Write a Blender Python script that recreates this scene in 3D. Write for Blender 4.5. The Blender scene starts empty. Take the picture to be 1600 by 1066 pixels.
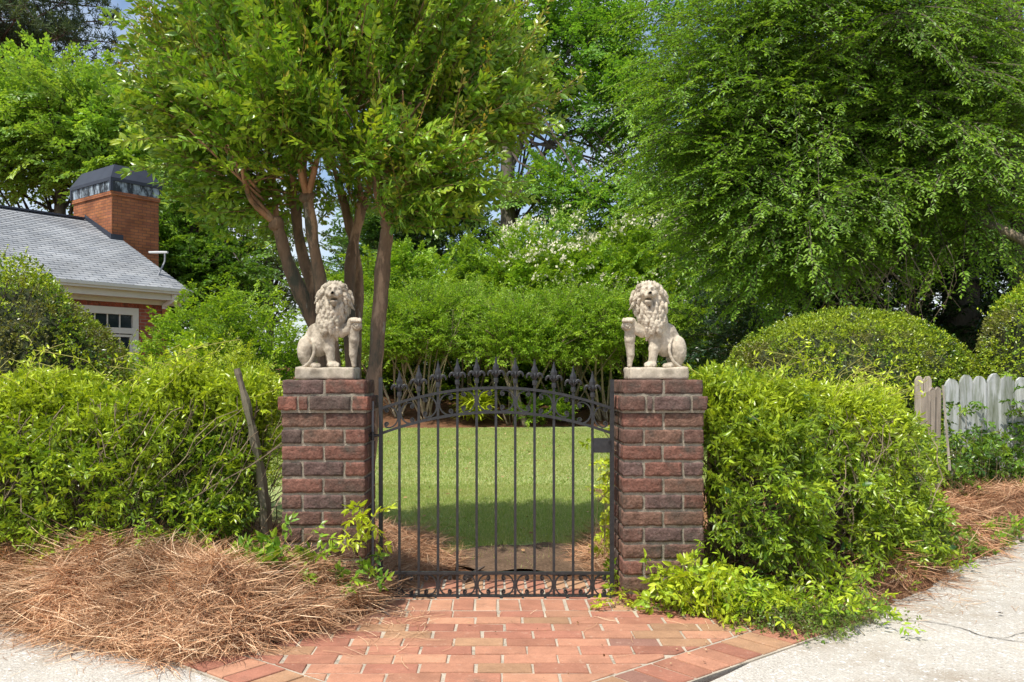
import bpy, math, random
import numpy as np
PI = math.pi
R = math.radians
rng = np.random.default_rng(7)
random.seed(7)
S = bpy.context.scene
COL = S.collection

# ------------------------------------------------------------------ camera, sky, sun, exposure
CAM_H, F, X0, H0 = 1.12, 1360.0, 770.0, 590.0
cam = bpy.data.cameras.new('camera')
cam_o = bpy.data.objects.new('camera', cam)
COL.objects.link(cam_o)
cam_o.location = (0, 0, CAM_H)
cam_o.rotation_euler = (R(90), 0, 0)
cam.sensor_width = 36
cam.lens = F / 1600 * 36
cam.shift_x = (800 - X0) / 1600
cam.shift_y = (H0 - 533) / 1600
cam.clip_start = 0.05
cam.clip_end = 500
S.camera = cam_o

TRAVEL = np.array([0.30, 0.34, -0.89]); TRAVEL /= np.linalg.norm(TRAVEL)
SUNPOS = -TRAVEL
w = bpy.data.worlds.new("World"); S.world = w; w.use_nodes = True
nt = w.node_tree; nd = nt.nodes; lk = nt.links
bg = nd['Background']
sky = nd.new('ShaderNodeTexSky'); sky.sky_type = 'NISHITA'; sky.sun_disc = False
sky.sun_elevation = math.asin(SUNPOS[2]); sky.sun_rotation = math.atan2(SUNPOS[0], SUNPOS[1])
sky.dust_density = 1.5; sky.air_density = 1.0
tc = nd.new('ShaderNodeTexCoord'); no = nd.new('ShaderNodeTexNoise'); no.inputs['Scale'].default_value = 3.2
no.inputs['Detail'].default_value = 6; no.inputs['Roughness'].default_value = .55
cr = nd.new('ShaderNodeValToRGB'); cr.color_ramp.elements[0].position = .46; cr.color_ramp.elements[1].position = .68
mx = nd.new('ShaderNodeMix'); mx.data_type = 'RGBA'
lk.new(tc.outputs['Generated'], no.inputs['Vector']); lk.new(no.outputs['Fac'], cr.inputs['Fac'])
lk.new(cr.outputs['Color'], mx.inputs['Factor']); lk.new(sky.outputs['Color'], mx.inputs[6])
mx.inputs[7].default_value = (5.6, 5.9, 6.3, 1)
lk.new(mx.outputs[2], bg.inputs['Color'])
bg.inputs['Strength'].default_value = 0.15

sun = bpy.data.lights.new('sun', 'SUN'); sun.energy = 4.6; sun.angle = R(.5); sun.color = (1, .955, .88)
sun_o = bpy.data.objects.new('sun', sun); COL.objects.link(sun_o)
from mathutils import Vector
sun_o.rotation_euler = Vector(tuple(SUNPOS)).to_track_quat('Z', 'Y').to_euler()
S.view_settings.view_transform = 'Standard'; S.view_settings.look = 'None'
S.view_settings.exposure = 0.27; S.view_settings.gamma = 1
S.cycles.max_bounces = 7; S.cycles.diffuse_bounces = 4; S.cycles.glossy_bounces = 2
S.cycles.transmission_bounces = 5; S.cycles.transparent_max_bounces = 6
S.cycles.sample_clamp_indirect = 6
S.cycles.use_adaptive_sampling = True; S.cycles.adaptive_threshold = 0.02

# ------------------------------------------------------------------ helpers
def W(px, py, Y):
    return np.array([(px - X0) / F * Y, Y, CAM_H - (py - H0) / F * Y])
def nrmz(v):
    return v / np.maximum(np.linalg.norm(v, axis=-1, keepdims=True), 1e-9)
UP = np.array([0, 0, 1.0])

def hashn(i, j, k):
    h = (i * 374761393 + j * 668265263 + k * 2147483647 + 1013904223) & 0xffffffff
    h = ((h ^ (h >> 13)) * 1274126177) & 0xffffffff
    h = (h ^ (h >> 16)) & 0xffffffff
    return h / 4294967295.0
def vnoise(P):
    P = np.asarray(P, float); i = np.floor(P).astype(np.int64); f = P - i; f = f * f * (3 - 2 * f)
    o = 0
    for a in (0, 1):
        wa = f[..., 0] if a else 1 - f[..., 0]
        for b in (0, 1):
            wb = f[..., 1] if b else 1 - f[..., 1]
            for c in (0, 1):
                wc = f[..., 2] if c else 1 - f[..., 2]
                o = o + wa * wb * wc * hashn(i[..., 0] + a, i[..., 1] + b, i[..., 2] + c)
    return o * 2 - 1
def fbm(P, n=3):
    P = np.asarray(P, float); o = 0; a = 1
    for k in range(n):
        o = o + a * vnoise(P * 2 ** k + 17.3 * k); a *= .5
    return o

class Geo:
    def __init__(s): s.V = []; s.F = []; s.C = []; s.n = 0
    def add(s, V, F, c=(1, 1, 1)):
        V = np.asarray(V, float).reshape(-1, 3)
        if not isinstance(F, (list, tuple)): F = [F]
        for f in F: s.F.append(np.asarray(f, np.int64) + s.n)
        c = np.asarray(c, float)
        if c.ndim == 1: c = np.tile(c, (len(V), 1))
        s.V.append(V); s.C.append(c); s.n += len(V)
        return s
    def build(s, name, mat, parent=None, smooth=False, base=None):
        V = np.concatenate(s.V); C = np.concatenate(s.C)
        loops = np.concatenate([f.ravel() for f in s.F])
        cnt = np.concatenate([np.full(len(f), f.shape[1]) for f in s.F])
        st = np.concatenate([[0], np.cumsum(cnt)[:-1]])
        off = np.zeros(3)
        if parent is not None:
            q = parent
            while q is not None: off += np.array(q.location); q = q.parent
        elif base is not None: off = np.array(base, float)
        me = bpy.data.meshes.new(name)
        me.vertices.add(len(V)); me.vertices.foreach_set('co', (V - off).astype(np.float32).ravel())
        me.loops.add(len(loops)); me.loops.foreach_set('vertex_index', loops.astype(np.int32))
        me.polygons.add(len(cnt)); me.polygons.foreach_set('loop_start', st.astype(np.int32))
        me.polygons.foreach_set('loop_total', cnt.astype(np.int32))
        me.update(calc_edges=True)
        me.polygons.foreach_set('use_smooth', np.full(len(cnt), bool(smooth)))
        a = me.color_attributes.new('Col', 'FLOAT_COLOR', 'POINT')
        c4 = np.ones((len(V), 4), np.float32); c4[:, :3] = C
        a.data.foreach_set('color', c4.ravel())
        me.materials.append(mat)
        o = bpy.data.objects.new(name, me); COL.objects.link(o)
        if parent is not None: o.parent = parent
        elif base is not None: o.location = tuple(off)
        return o

def tag(o, label=None, cat=None, group=None, kind=None):
    if label: o['label'] = label
    if cat: o['category'] = cat
    if group: o['group'] = group
    if kind: o['kind'] = kind
    return o
def thing(name, loc, label, cat, group=None):
    o = bpy.data.objects.new(name, None); COL.objects.link(o); o.location = tuple(float(x) for x in loc)
    o.empty_display_size = .1
    return tag(o, label, cat, group)

def box(c, s, rot=0, col=(1, 1, 1), g=None):
    c = np.array(c, float); s = np.array(s, float) / 2
    v = np.array([[x, y, z] for x in (-1, 1) for y in (-1, 1) for z in (-1, 1)], float) * s
    if rot: v = rotz(v, rot)
    f = np.array([[0, 1, 3, 2], [4, 6, 7, 5], [0, 4, 5, 1], [2, 3, 7, 6], [0, 2, 6, 4], [1, 5, 7, 3]])
    if g is None: g = Geo()
    g.add(v + c, f, col); return g
def rotz(v, a):
    c, s_ = math.cos(a), math.sin(a); v = np.asarray(v, float)
    return np.stack([v[..., 0] * c - v[..., 1] * s_, v[..., 0] * s_ + v[..., 1] * c, v[..., 2]], -1)
_rb = {}
def cube_grid(nx, ny, nz):
    k = (nx, ny, nz)
    if k in _rb: return _rb[k]
    idx = {}; V = []; Fc = []
    def vid(i, j, l):
        q = (i, j, l)
        if q not in idx: idx[q] = len(V); V.append((i / nx * 2 - 1, j / ny * 2 - 1, l / nz * 2 - 1))
        return idx[q]
    for i in range(nx):
        for j in range(ny):
            Fc.append([vid(i, j, 0), vid(i, j + 1, 0), vid(i + 1, j + 1, 0), vid(i + 1, j, 0)])
            Fc.append([vid(i, j, nz), vid(i + 1, j, nz), vid(i + 1, j + 1, nz), vid(i, j + 1, nz)])
    for i in range(nx):
        for l in range(nz):
            Fc.append([vid(i, 0, l), vid(i + 1, 0, l), vid(i + 1, 0, l + 1), vid(i, 0, l + 1)])
            Fc.append([vid(i, ny, l), vid(i, ny, l + 1), vid(i + 1, ny, l + 1), vid(i + 1, ny, l)])
    for j in range(ny):
        for l in range(nz):
            Fc.append([vid(0, j, l), vid(0, j, l + 1), vid(0, j + 1, l + 1), vid(0, j + 1, l)])
            Fc.append([vid(nx, j, l), vid(nx, j + 1, l), vid(nx, j + 1, l + 1), vid(nx, j, l + 1)])
    _rb[k] = (np.array(V, float), np.array(Fc)); return _rb[k]
def rbox(g, c, s, r=.005, n=(4, 4, 4), rough=0, freq=40, rot=0, col=(1, 1, 1)):
    V, Fc = cube_grid(*n); h = np.array(s, float) / 2; p = V * h
    q = np.clip(p, -(h - r), h - r); d = p - q; L = np.linalg.norm(d, axis=1, keepdims=True)
    p = np.where(L > 1e-9, q + d / np.maximum(L, 1e-9) * r, p)
    c = np.array(c, float)
    if rot: p = rotz(p, rot)
    if rough:
        p = p + rough * np.stack([vnoise((p + c) * freq + o) for o in (0, 31.7, 77.1)], -1)
    g.add(p + c, Fc, col); return g

def tube(g, pts, rad, n=8, col=(1, 1, 1), rough=0, freq=8, cap=True, rot0=0, flat=1.0):
    pts = np.asarray(pts, float); m = len(pts); rad = np.broadcast_to(np.asarray(rad, float), (m,))
    T = np.gradient(pts, axis=0); T = nrmz(T)
    ref = np.array([0, 1.0, 0]) if abs(T[:, 1]).mean() < .8 else np.array([1.0, 0, 0])
    A = nrmz(np.cross(T, ref)); B = np.cross(T, A)
    a = np.arange(n) / n * 2 * PI + rot0
    ring = pts[:, None] + rad[:, None, None] * (np.cos(a)[None, :, None] * A[:, None] + flat * np.sin(a)[None, :, None] * B[:, None])
    if rough: ring = ring + (ring - pts[:, None]) * (rough * fbm(ring * freq, 2))[..., None]
    i = np.arange(m - 1)[:, None] * n; j = np.arange(n)[None]; j2 = (j + 1) % n
    Fq = np.stack([i + j, i + j2, i + n + j2, i + n + j], -1).reshape(-1, 4)
    Fs = [Fq]
    V = ring.reshape(-1, 3)
    if cap:
        V = np.concatenate([V, pts[:1], pts[-1:]]); b = m * n
        jj = np.arange(n); k2 = (jj + 1) % n
        Fs.append(np.stack([k2, jj, np.full(n, b)], -1)); Fs.append(np.stack([(m - 1) * n + jj, (m - 1) * n + k2, np.full(n, b + 1)], -1))
    g.add(V, Fs, col); return g
def sticks(g, A, B, ra, rb, col):
    A = np.asarray(A, float); B = np.asarray(B, float); N = len(A)
    T = nrmz(B - A); r = nrmz(np.cross(T, np.array([.31, .77, .55]))); q = np.cross(T, r)
    ra = np.broadcast_to(ra, (N,))[:, None]; rb = np.broadcast_to(rb, (N,))[:, None]
    V = []
    for P_, rr in ((A, ra), (B, rb)):
        for k in range(3):
            a = k * 2 * PI / 3; V.append(P_ + rr * (math.cos(a) * r + math.sin(a) * q))
    V = np.stack(V, 1)
    f = np.array([[0, 1, 4, 3], [1, 2, 5, 4], [2, 0, 3, 5]])
    Fc = (np.arange(N)[:, None, None] * 6 + f[None]).reshape(-1, 4)
    c = np.asarray(col, float)
    if c.ndim == 2: c = np.repeat(c, 6, 0)
    g.add(V.reshape(-1, 3), Fc, c)
def spline(pts, n=24):
    P = np.asarray(pts, float); m = len(P); t = np.linspace(0, m - 1, n); o = []
    for x in t:
        i = min(int(x), m - 2); f = x - i
        p0 = P[max(i - 1, 0)]; p1 = P[i]; p2 = P[i + 1]; p3 = P[min(i + 2, m - 1)]
        o.append(.5 * ((2 * p1) + (-p0 + p2) * f + (2 * p0 - 5 * p1 + 4 * p2 - p3) * f * f + (-p0 + 3 * p1 - 3 * p2 + p3) * f ** 3))
    return np.array(o)

def leaves(g, P, D, N, L, Wd, col, shape='d', fold=.25, curl=.15):
    """leaf-shaped faces; P base, D direction, N normal"""
    P = np.asarray(P); n = len(P); D = nrmz(D); Sd = nrmz(np.cross(D, N)); N = np.cross(Sd, D)
    L = np.broadcast_to(L, (n,))[:, None]; Wd = np.broadcast_to(Wd, (n,))[:, None] * .5
    c = np.asarray(col, float)
    if shape == 'd':
        V = np.stack([P, P + D * L * .42 + Sd * Wd + N * Wd * fold, P + D * L - N * L * curl, P + D * L * .42 - Sd * Wd + N * Wd * fold], 1)
        f = np.array([[0, 1, 2], [0, 2, 3]]); k = 4
    else:
        f1, f2 = .33, .70
        m1 = P + D * L * f1; m2 = P + D * L * f2 - N * L * curl * .45
        u1 = N * Wd * fold; u2 = N * Wd * fold * .8
        V = np.stack([P, m1 + Sd * Wd + u1, m1, m1 - Sd * Wd + u1, m2 + Sd * Wd * .72 + u2, m2, m2 - Sd * Wd * .72 + u2, P + D * L - N * L * curl], 1)
        f = np.array([[0, 1, 2], [0, 2, 3], [1, 4, 2], [2, 4, 5], [2, 5, 6], [2, 6, 3], [4, 7, 5], [5, 7, 6]]); k = 8
    Fc = (np.arange(n)[:, None, None] * k + f[None]).reshape(-1, 3)
    if c.ndim == 2: c = np.repeat(c, k, 0)
    g.add(V.reshape(-1, 3), Fc, c)

def pick(pal, wts, n, r=rng):
    pal = np.array(pal, float); wts = np.array(wts, float); return pal[r.choice(len(pal), n, p=wts / wts.sum())]

def fronds(gl, gb, O, D, Lb, k, m, Lt, lL, lW, pal, wts, droop=.2, roll=.35, jit=.3, shape='d', tipcol=None, tipmix=.6,
           bcol=(.10, .075, .05), br=.006, bmix=.5, twigr=None, ang=50, bcolour=None):
    """branchlets carrying side twigs carrying leaves, all vectorised"""
    O = np.asarray(O, float); B = len(O); D = nrmz(np.asarray(D, float)); Lb = np.broadcast_to(Lb, (B,)).astype(float)
    side = nrmz(np.cross(D, UP) + 1e-4); nr = np.cross(side, D)
    a = rng.normal(0, roll, B)[:, None]
    side, nr = side * np.cos(a) + nr * np.sin(a), nr * np.cos(a) - side * np.sin(a)
    bc = pick(pal, wts, B) if bcolour is None else bcolour
    tk = (np.arange(k) + .6) / (k - .4 + 1e-9); tk = np.clip(tk, 0, 1)
    t = tk[None, :] * np.ones((B, 1)) + rng.uniform(-.04, .04, (B, k))
    pos = O[:, None] + D[:, None] * (Lb[:, None] * t)[..., None] - UP * (droop * Lb[:, None] * t ** 2)[..., None]
    an = R(ang) * (1 - t ** 4 * .9) + rng.normal(0, .15, (B, k))
    sg = np.where(np.arange(k) % 2, 1, -1)[None]
    td = D[:, None] * np.cos(an)[..., None] + side[:, None] * (np.sin(an) * sg)[..., None] - UP * (droop * t * 1.2)[..., None] + rng.normal(0, .12, (B, k, 3))
    td = nrmz(td); tl = Lt * (1.15 - .6 * t) * rng.uniform(.7, 1.25, (B, k))
    # twigs
    tb = pos.reshape(-1, 3); tdir = td.reshape(-1, 3); tlen = tl.reshape(-1); n2 = len(tb)
    tn = np.repeat(nr, k, 0)
    lt = (np.arange(m) + .5) / (m - .5)
    tt = lt[None] * np.ones((n2, 1)) + rng.uniform(-.05, .05, (n2, m))
    lp = tb[:, None] + tdir[:, None] * (tlen[:, None] * tt)[..., None] - UP * (droop * .5 * tlen[:, None] * tt ** 2)[..., None]
    ts = nrmz(np.cross(tdir, tn)); sg2 = np.where(np.arange(m) % 2, 1, -1)[None]
    la = R(ang + 5) * (1 - (tt > .93) * .85)
    ld = tdir[:, None] * np.cos(la)[..., None] + ts[:, None] * (np.sin(la) * sg2)[..., None] + rng.normal(0, jit, (n2, m, 3)) - UP * droop * .4
    ln = np.repeat(tn, m, 0) + rng.normal(0, jit * 1.1, (n2 * m, 3))
    sz = rng.uniform(.65, 1.2, (n2, m)) * (1 - .25 * tt)
    c = np.repeat(np.repeat(bc, k, 0), m, 0) * (1 - bmix) + pick(pal, wts, n2 * m) * bmix
    if tipcol is not None:
        q = (np.clip((np.repeat(t.reshape(-1), m) * .5 + tt.reshape(-1) * .5 - .55) / .45, 0, 1) * tipmix * rng.uniform(.3, 1, n2 * m))[:, None]
        c = c * (1 - q) + np.array(tipcol) * q
    c = c * rng.uniform(.8, 1.2, (n2 * m, 1))
    leaves(gl, lp.reshape(-1, 3), ld.reshape(-1, 3), ln, (lL * sz).reshape(-1), (lW * sz).reshape(-1), c, shape)
    if gb is not None:
        mid = O + D * Lb[:, None] * .5 - UP * (droop * Lb * .25)[:, None]
        end = O + D * Lb[:, None] - UP * (droop * Lb)[:, None]
        sticks(gb, O, mid, br, br * .7, bcol); sticks(gb, mid, end, br * .7, br * .25, bcol)
        tr = br * .35 if twigr is None else twigr
        sticks(gb, tb, tb + tdir * tlen[:, None] * .9 - UP * (droop * .4 * tlen)[:, None], tr, tr * .5, bcol)

# ------------------------------------------------------------------ materials
def mat(name, base=None, rough=.7, spec=.3, n1=None, n2=None, bump=None, metal=0, attr=False, stretch=None, coords='Object', mixc=None):
    """base colour times noise variation; n1=(scale,amount), mixc=(colour, scale, lo, hi)"""
    m = bpy.data.materials.new(name); m.use_nodes = True; t = m.node_tree; N = t.nodes; K = t.links
    b = N['Principled BSDF']; b.inputs['Roughness'].default_value = rough
    b.inputs['Specular IOR Level'].default_value = spec; b.inputs['Metallic'].default_value = metal
    tc_ = N.new('ShaderNodeTexCoord'); mp = N.new('ShaderNodeMapping'); K.new(tc_.outputs[coords], mp.inputs['Vector'])
    if stretch: mp.inputs['Scale'].default_value = stretch
    if attr:
        at = N.new('ShaderNodeAttribute'); at.attribute_name = 'Col'; cur = at.outputs['Color']
        if base:
            q = N.new('ShaderNodeMix'); q.data_type = 'RGBA'; q.blend_type = 'MULTIPLY'; q.inputs[0].default_value = 1
            K.new(cur, q.inputs[6]); q.inputs[7].default_value = (*base, 1); cur = q.outputs[2]
    else:
        rg = N.new('ShaderNodeRGB'); rg.outputs[0].default_value = (*base, 1); cur = rg.outputs[0]
    for nn in (n1, n2):
        if not nn: continue
        no_ = N.new('ShaderNodeTexNoise'); no_.inputs['Scale'].default_value = nn[0]; no_.inputs['Detail'].default_value = 5
        no_.inputs['Roughness'].default_value = .65
        K.new(mp.outputs[0], no_.inputs['Vector'])
        mr = N.new('ShaderNodeMapRange'); mr.inputs[1].default_value = .3; mr.inputs[2].default_value = .7
        mr.inputs[3].default_value = 1 - nn[1]; mr.inputs[4].default_value = 1 + nn[1]
        K.new(no_.outputs['Fac'], mr.inputs[0])
        q = N.new('ShaderNodeVectorMath'); q.operation = 'SCALE'; K.new(cur, q.inputs[0]); K.new(mr.outputs[0], q.inputs['Scale']); cur = q.outputs[0]
    for mc in (mixc or []):
        no_ = N.new('ShaderNodeTexNoise'); no_.inputs['Scale'].default_value = mc[1]; no_.inputs['Detail'].default_value = 6
        no_.inputs['Roughness'].default_value = .7; K.new(mp.outputs[0], no_.inputs['Vector'])
        r_ = N.new('ShaderNodeMapRange'); r_.inputs[1].default_value = mc[2]; r_.inputs[2].default_value = mc[3]; K.new(no_.outputs['Fac'], r_.inputs[0])
        q = N.new('ShaderNodeMix'); q.data_type = 'RGBA'; K.new(r_.outputs[0], q.inputs[0]); K.new(cur, q.inputs[6]); q.inputs[7].default_value = (*mc[0], 1); cur = q.outputs[2]
    K.new(cur, b.inputs['Base Color'])
    if bump:
        no_ = N.new('ShaderNodeTexNoise'); no_.inputs['Scale'].default_value = bump[0]; no_.inputs['Detail'].default_value = 6
        K.new(mp.outputs[0], no_.inputs['Vector']); bp = N.new('ShaderNodeBump'); bp.inputs['Strength'].default_value = bump[1]
        bp.inputs['Distance'].default_value = bump[2]; K.new(no_.outputs['Fac'], bp.inputs['Height']); K.new(bp.outputs[0], b.inputs['Normal'])
    return m
def leaf_mat(name, trans=.4, rough=.42, spec=.35, tint=(1.25, 1.2, .5)):
    m = bpy.data.materials.new(name); m.use_nodes = True; t = m.node_tree; N = t.nodes; K = t.links
    b = N['Principled BSDF']; b.inputs['Roughness'].default_value = rough; b.inputs['Specular IOR Level'].default_value = spec
    at = N.new('ShaderNodeAttribute'); at.attribute_name = 'Col'; K.new(at.outputs['Color'], b.inputs['Base Color'])
    q = N.new('ShaderNodeVectorMath'); q.operation = 'MULTIPLY'; K.new(at.outputs['Color'], q.inputs[0]); q.inputs[1].default_value = tint
    tr = N.new('ShaderNodeBsdfTranslucent'); K.new(q.outputs[0], tr.inputs['Color'])
    mx_ = N.new('ShaderNodeMixShader'); mx_.inputs[0].default_value = trans
    K.new(b.outputs[0], mx_.inputs[1]); K.new(tr.outputs[0], mx_.inputs[2]); K.new(mx_.outputs[0], N['Material Output'].inputs['Surface'])
    return m
M = {}
M['leaf'] = leaf_mat('leaf')
M['glossleaf'] = leaf_mat('glossy_leaf', .3, .32, .45)
M['petal'] = leaf_mat('petal', .3, .6, .2, (1, 1, 1))
M['bark'] = mat('bark', rough=.9, spec=.15, attr=True, n1=(9, .35), n2=(40, .25), bump=(30, .5, .01), stretch=(1, 1, .25), mixc=[((.20, .21, .17), 5, .58, .75)])
M['smoothbark'] = mat('smooth_bark', rough=.75, spec=.2, attr=True, n1=(7, .3), n2=(35, .2), bump=(22, .9, .014), stretch=(1, 1, .3), mixc=[((.08, .08, .055), 6, .50, .62), ((.44, .29, .18), 9, .53, .62), ((.36, .35, .28), 16, .60, .68)])
M['stem'] = mat('stem', rough=.85, spec=.2, attr=True)
M['brick'] = mat('brick', rough=.92, spec=.15, attr=True, n1=(26, .42), n2=(110, .32), bump=(75, 1, .006), mixc=[((.075, .065, .052), 7, .50, .72), ((.22, .19, .155), 24, .60, .80), ((.40, .36, .30), 75, .67, .76)])
M['mortar'] = mat('mortar', (.27, .235, .18), rough=.95, spec=.1, n1=(18, .25), n2=(150, .3), bump=(120, .8, .004))
M['paver'] = mat('paver_brick', rough=.85, spec=.2, attr=True, n1=(12, .16), n2=(140, .14), bump=(110, .4, .003), mixc=[((.20, .12, .08), 5, .60, .78), ((.52, .36, .26), 30, .60, .78)])
M['pavemortar'] = mat('paving_mortar', (.42, .365, .285), rough=.95, spec=.1, n1=(7, .25), n2=(120, .25), bump=(120, .6, .003), mixc=[((.13, .11, .08), 6, .58, .7)])
M['iron'] = mat('black_iron', (.026, .026, .027), rough=.45, spec=.5, n1=(60, .4), bump=(150, .3, .001), mixc=[((.07, .065, .058), 30, .62, .8)])
M['stone'] = mat('cast_stone', rough=.9, spec=.15, attr=True, n1=(14, .16), n2=(90, .18), bump=(130, .5, .002), mixc=[((.20, .19, .13), 11, .56, .76), ((.30, .20, .12), 17, .60, .8)])
M['soil'] = mat('soil', (.13, .085, .055), rough=.95, spec=.1, n1=(4, .3), n2=(60, .4), bump=(50, .8, .02))
M['strawbed'] = mat('straw_bed', (.17, .085, .045), rough=.95, spec=.1, n1=(5, .3), n2=(90, .5), bump=(80, 1, .02))
M['straw'] = mat('pine_needle', rough=.6, spec=.3, attr=True)
M['wood'] = mat('weathered_wood', rough=.9, spec=.15, attr=True, n1=(6, .25), n2=(60, .3), bump=(50, .7, .004), stretch=(1, 1, .08), mixc=[((.12, .14, .08), 3, .56, .72)])
M['whitewood'] = mat('white_wood', rough=.8, spec=.2, attr=True, n1=(8, .12), n2=(50, .12), bump=(60, .5, .003), stretch=(1, 1, .1), mixc=[((.16, .18, .12), 9, .47, .60), ((.30, .32, .27), 22, .5, .66)])
M['trim'] = mat('painted_trim', (.62, .61, .55), rough=.6, spec=.3, n1=(3, .06))
M['glass'] = mat('window_glass', (.02, .03, .035), rough=.06, spec=.8)
M['cap'] = mat('dark_metal_cap', (.035, .04, .055), rough=.5, spec=.4, n1=(3, .15))
M['capband'] = mat('streaked_metal_band', (.34, .40, .44), rough=.6, spec=.3, n1=(5, .3), mixc=[((.03, .035, .04), 6, .42, .56)], stretch=(1, 1, .4))
M['downspout'] = mat('brown_downspout', (.36, .13, .05), rough=.6, spec=.3)
M['greymetal'] = mat('grey_metal', (.25, .26, .28), rough=.5, spec=.4)
M['white'] = mat('white_plastic', (.7, .7, .68), rough=.5)
M['cordblack'] = mat('dark_crack', (.02, .017, .014), rough=1, spec=0)

def concrete():
    m = mat('exposed_concrete', (.47, .435, .375), rough=.92, spec=.15, n1=(1.3, .12), n2=(95, .30), bump=(90, 1, .008),
            mixc=[((.31, .25, .18), 1.5, .50, .72), ((.20, .14, .10), 62, .60, .68), ((.78, .77, .74), 48, .56, .66), ((.10, .075, .055), 110, .68, .74)])
    return m
M['concrete'] = concrete()

def shingle_mat():
    m = bpy.data.materials.new('asphalt_shingles'); m.use_nodes = True; N = m.node_tree.nodes; K = m.node_tree.links; b = N['Principled BSDF']
    b.inputs['Roughness'].default_value = .95; b.inputs['Specular IOR Level'].default_value = .1
    tc_ = N.new('ShaderNodeTexCoord'); br_ = N.new('ShaderNodeTexBrick'); K.new(tc_.outputs['UV'], br_.inputs['Vector'])
    br_.inputs['Scale'].default_value = 1; br_.inputs['Brick Width'].default_value = .28; br_.inputs['Row Height'].default_value = .14
    br_.inputs['Mortar Size'].default_value = .012; br_.inputs['Mortar Smooth'].default_value = .3
    br_.inputs['Color1'].default_value = (.26, .275, .29, 1); br_.inputs['Color2'].default_value = (.36, .37, .375, 1); br_.inputs['Mortar'].default_value = (.15, .155, .165, 1)
    no_ = N.new('ShaderNodeTexNoise'); no_.inputs['Scale'].default_value = 1.1; no_.inputs['Detail'].default_value = 7; K.new(tc_.outputs['UV'], no_.inputs['Vector'])
    mr = N.new('ShaderNodeMapRange'); mr.inputs[1].default_value = .3; mr.inputs[2].default_value = .7; mr.inputs[3].default_value = .75; mr.inputs[4].default_value = 1.2
    K.new(no_.outputs['Fac'], mr.inputs[0]); q = N.new('ShaderNodeVectorMath'); q.operation = 'SCALE'; K.new(br_.outputs['Color'], q.inputs[0]); K.new(mr.outputs[0], q.inputs['Scale'])
    K.new(q.outputs[0], b.inputs['Base Color'])
    bp = N.new('ShaderNodeBump'); bp.inputs['Strength'].default_value = .6; bp.inputs['Distance'].default_value = .02; K.new(br_.outputs['Fac'], bp.inputs['Height']); bp.invert = True; K.new(bp.outputs[0], b.inputs['Normal'])
    return m
M['shingle'] = shingle_mat()
def wallbrick_mat(name, c1, c2, mo, stain=None):
    m = bpy.data.materials.new(name); m.use_nodes = True; N = m.node_tree.nodes; K = m.node_tree.links; b = N['Principled BSDF']
    b.inputs['Roughness'].default_value = .9; b.inputs['Specular IOR Level'].default_value = .15
    tc_ = N.new('ShaderNodeTexCoord'); br_ = N.new('ShaderNodeTexBrick'); K.new(tc_.outputs['UV'], br_.inputs['Vector'])
    br_.inputs['Scale'].default_value = 1; br_.inputs['Brick Width'].default_value = .213; br_.inputs['Row Height'].default_value = .072
    br_.inputs['Mortar Size'].default_value = .007; br_.inputs['Mortar Smooth'].default_value = .2
    br_.inputs['Color1'].default_value = (*c1, 1); br_.inputs['Color2'].default_value = (*c2, 1); br_.inputs['Mortar'].default_value = (*mo, 1)
    no_ = N.new('ShaderNodeTexNoise'); no_.inputs['Scale'].default_value = 2.5; no_.inputs['Detail'].default_value = 7; K.new(tc_.outputs['UV'], no_.inputs['Vector'])
    mr = N.new('ShaderNodeMapRange'); mr.inputs[1].default_value = .3; mr.inputs[2].default_value = .7; mr.inputs[3].default_value = .7; mr.inputs[4].default_value = 1.25
    K.new(no_.outputs['Fac'], mr.inputs[0]); q = N.new('ShaderNodeVectorMath'); q.operation = 'SCALE'; K.new(br_.outputs['Color'], q.inputs[0]); K.new(mr.outputs[0], q.inputs['Scale'])
    K.new(q.outputs[0], b.inputs['Base Color'])
    bp = N.new('ShaderNodeBump'); bp.inputs['Strength'].default_value = .7; bp.inputs['Distance'].default_value = .01; K.new(br_.outputs['Fac'], bp.inputs['Height']); bp.invert = True; K.new(bp.outputs[0], b.inputs['Normal'])
    return m
M['housebrick'] = wallbrick_mat('house_brick', (.26, .075, .05), (.34, .11, .06), (.30, .22, .17))
M['chimbrick'] = wallbrick_mat('chimney_brick', (.40, .155, .065), (.28, .105, .055), (.16, .09, .06))

def lawn_mat():
    m = mat('turf', (.30, .35, .13), rough=.9, spec=.1, n1=(.7, .22), n2=(28, .35), bump=(70, .6, .02),
            mixc=[((.27, .27, .09), 3.1, .50, .72), ((.06, .12, .02), 16, .52, .7), ((.32, .30, .13), 45, .58, .72)])
    return m
M['lawn'] = lawn_mat()

# ------------------------------------------------------------------ the ground
def gz(x, y):
    x = np.asarray(x, float); y = np.asarray(y, float)
    edge = 19.3 + .5 * np.sin(x * .45 + .6)
    z = np.clip((y - edge) * .15, 0, 1.1)
    z = z + np.clip((-x - 2.6) * .25, 0, .8) * np.clip((y - 13) * .25, 0, 1)
    return z * 1.0
def sheet(name, xs, ys, zf, m, kind='structure'):
    X, Y = np.meshgrid(xs, ys); Z = zf(X, Y); V = np.stack([X, Y, Z], -1).reshape(-1, 3)
    nx, ny = len(xs), len(ys); i = np.arange(ny - 1)[:, None] * nx + np.arange(nx - 1)[None]
    Fq = np.stack([i, i + 1, i + nx + 1, i + nx], -1).reshape(-1, 4)
    g = Geo(); g.add(V, Fq); o = g.build(name, m, smooth=True); tag(o, kind=kind); return o
xs = np.concatenate([np.linspace(-220, -14, 12), np.linspace(-12, 12, 121), np.linspace(14, 220, 12)])
ys = np.concatenate([[-30, -10, 0, 2], np.linspace(3, 24, 106), [26, 30, 40, 60, 100, 200]])
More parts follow.
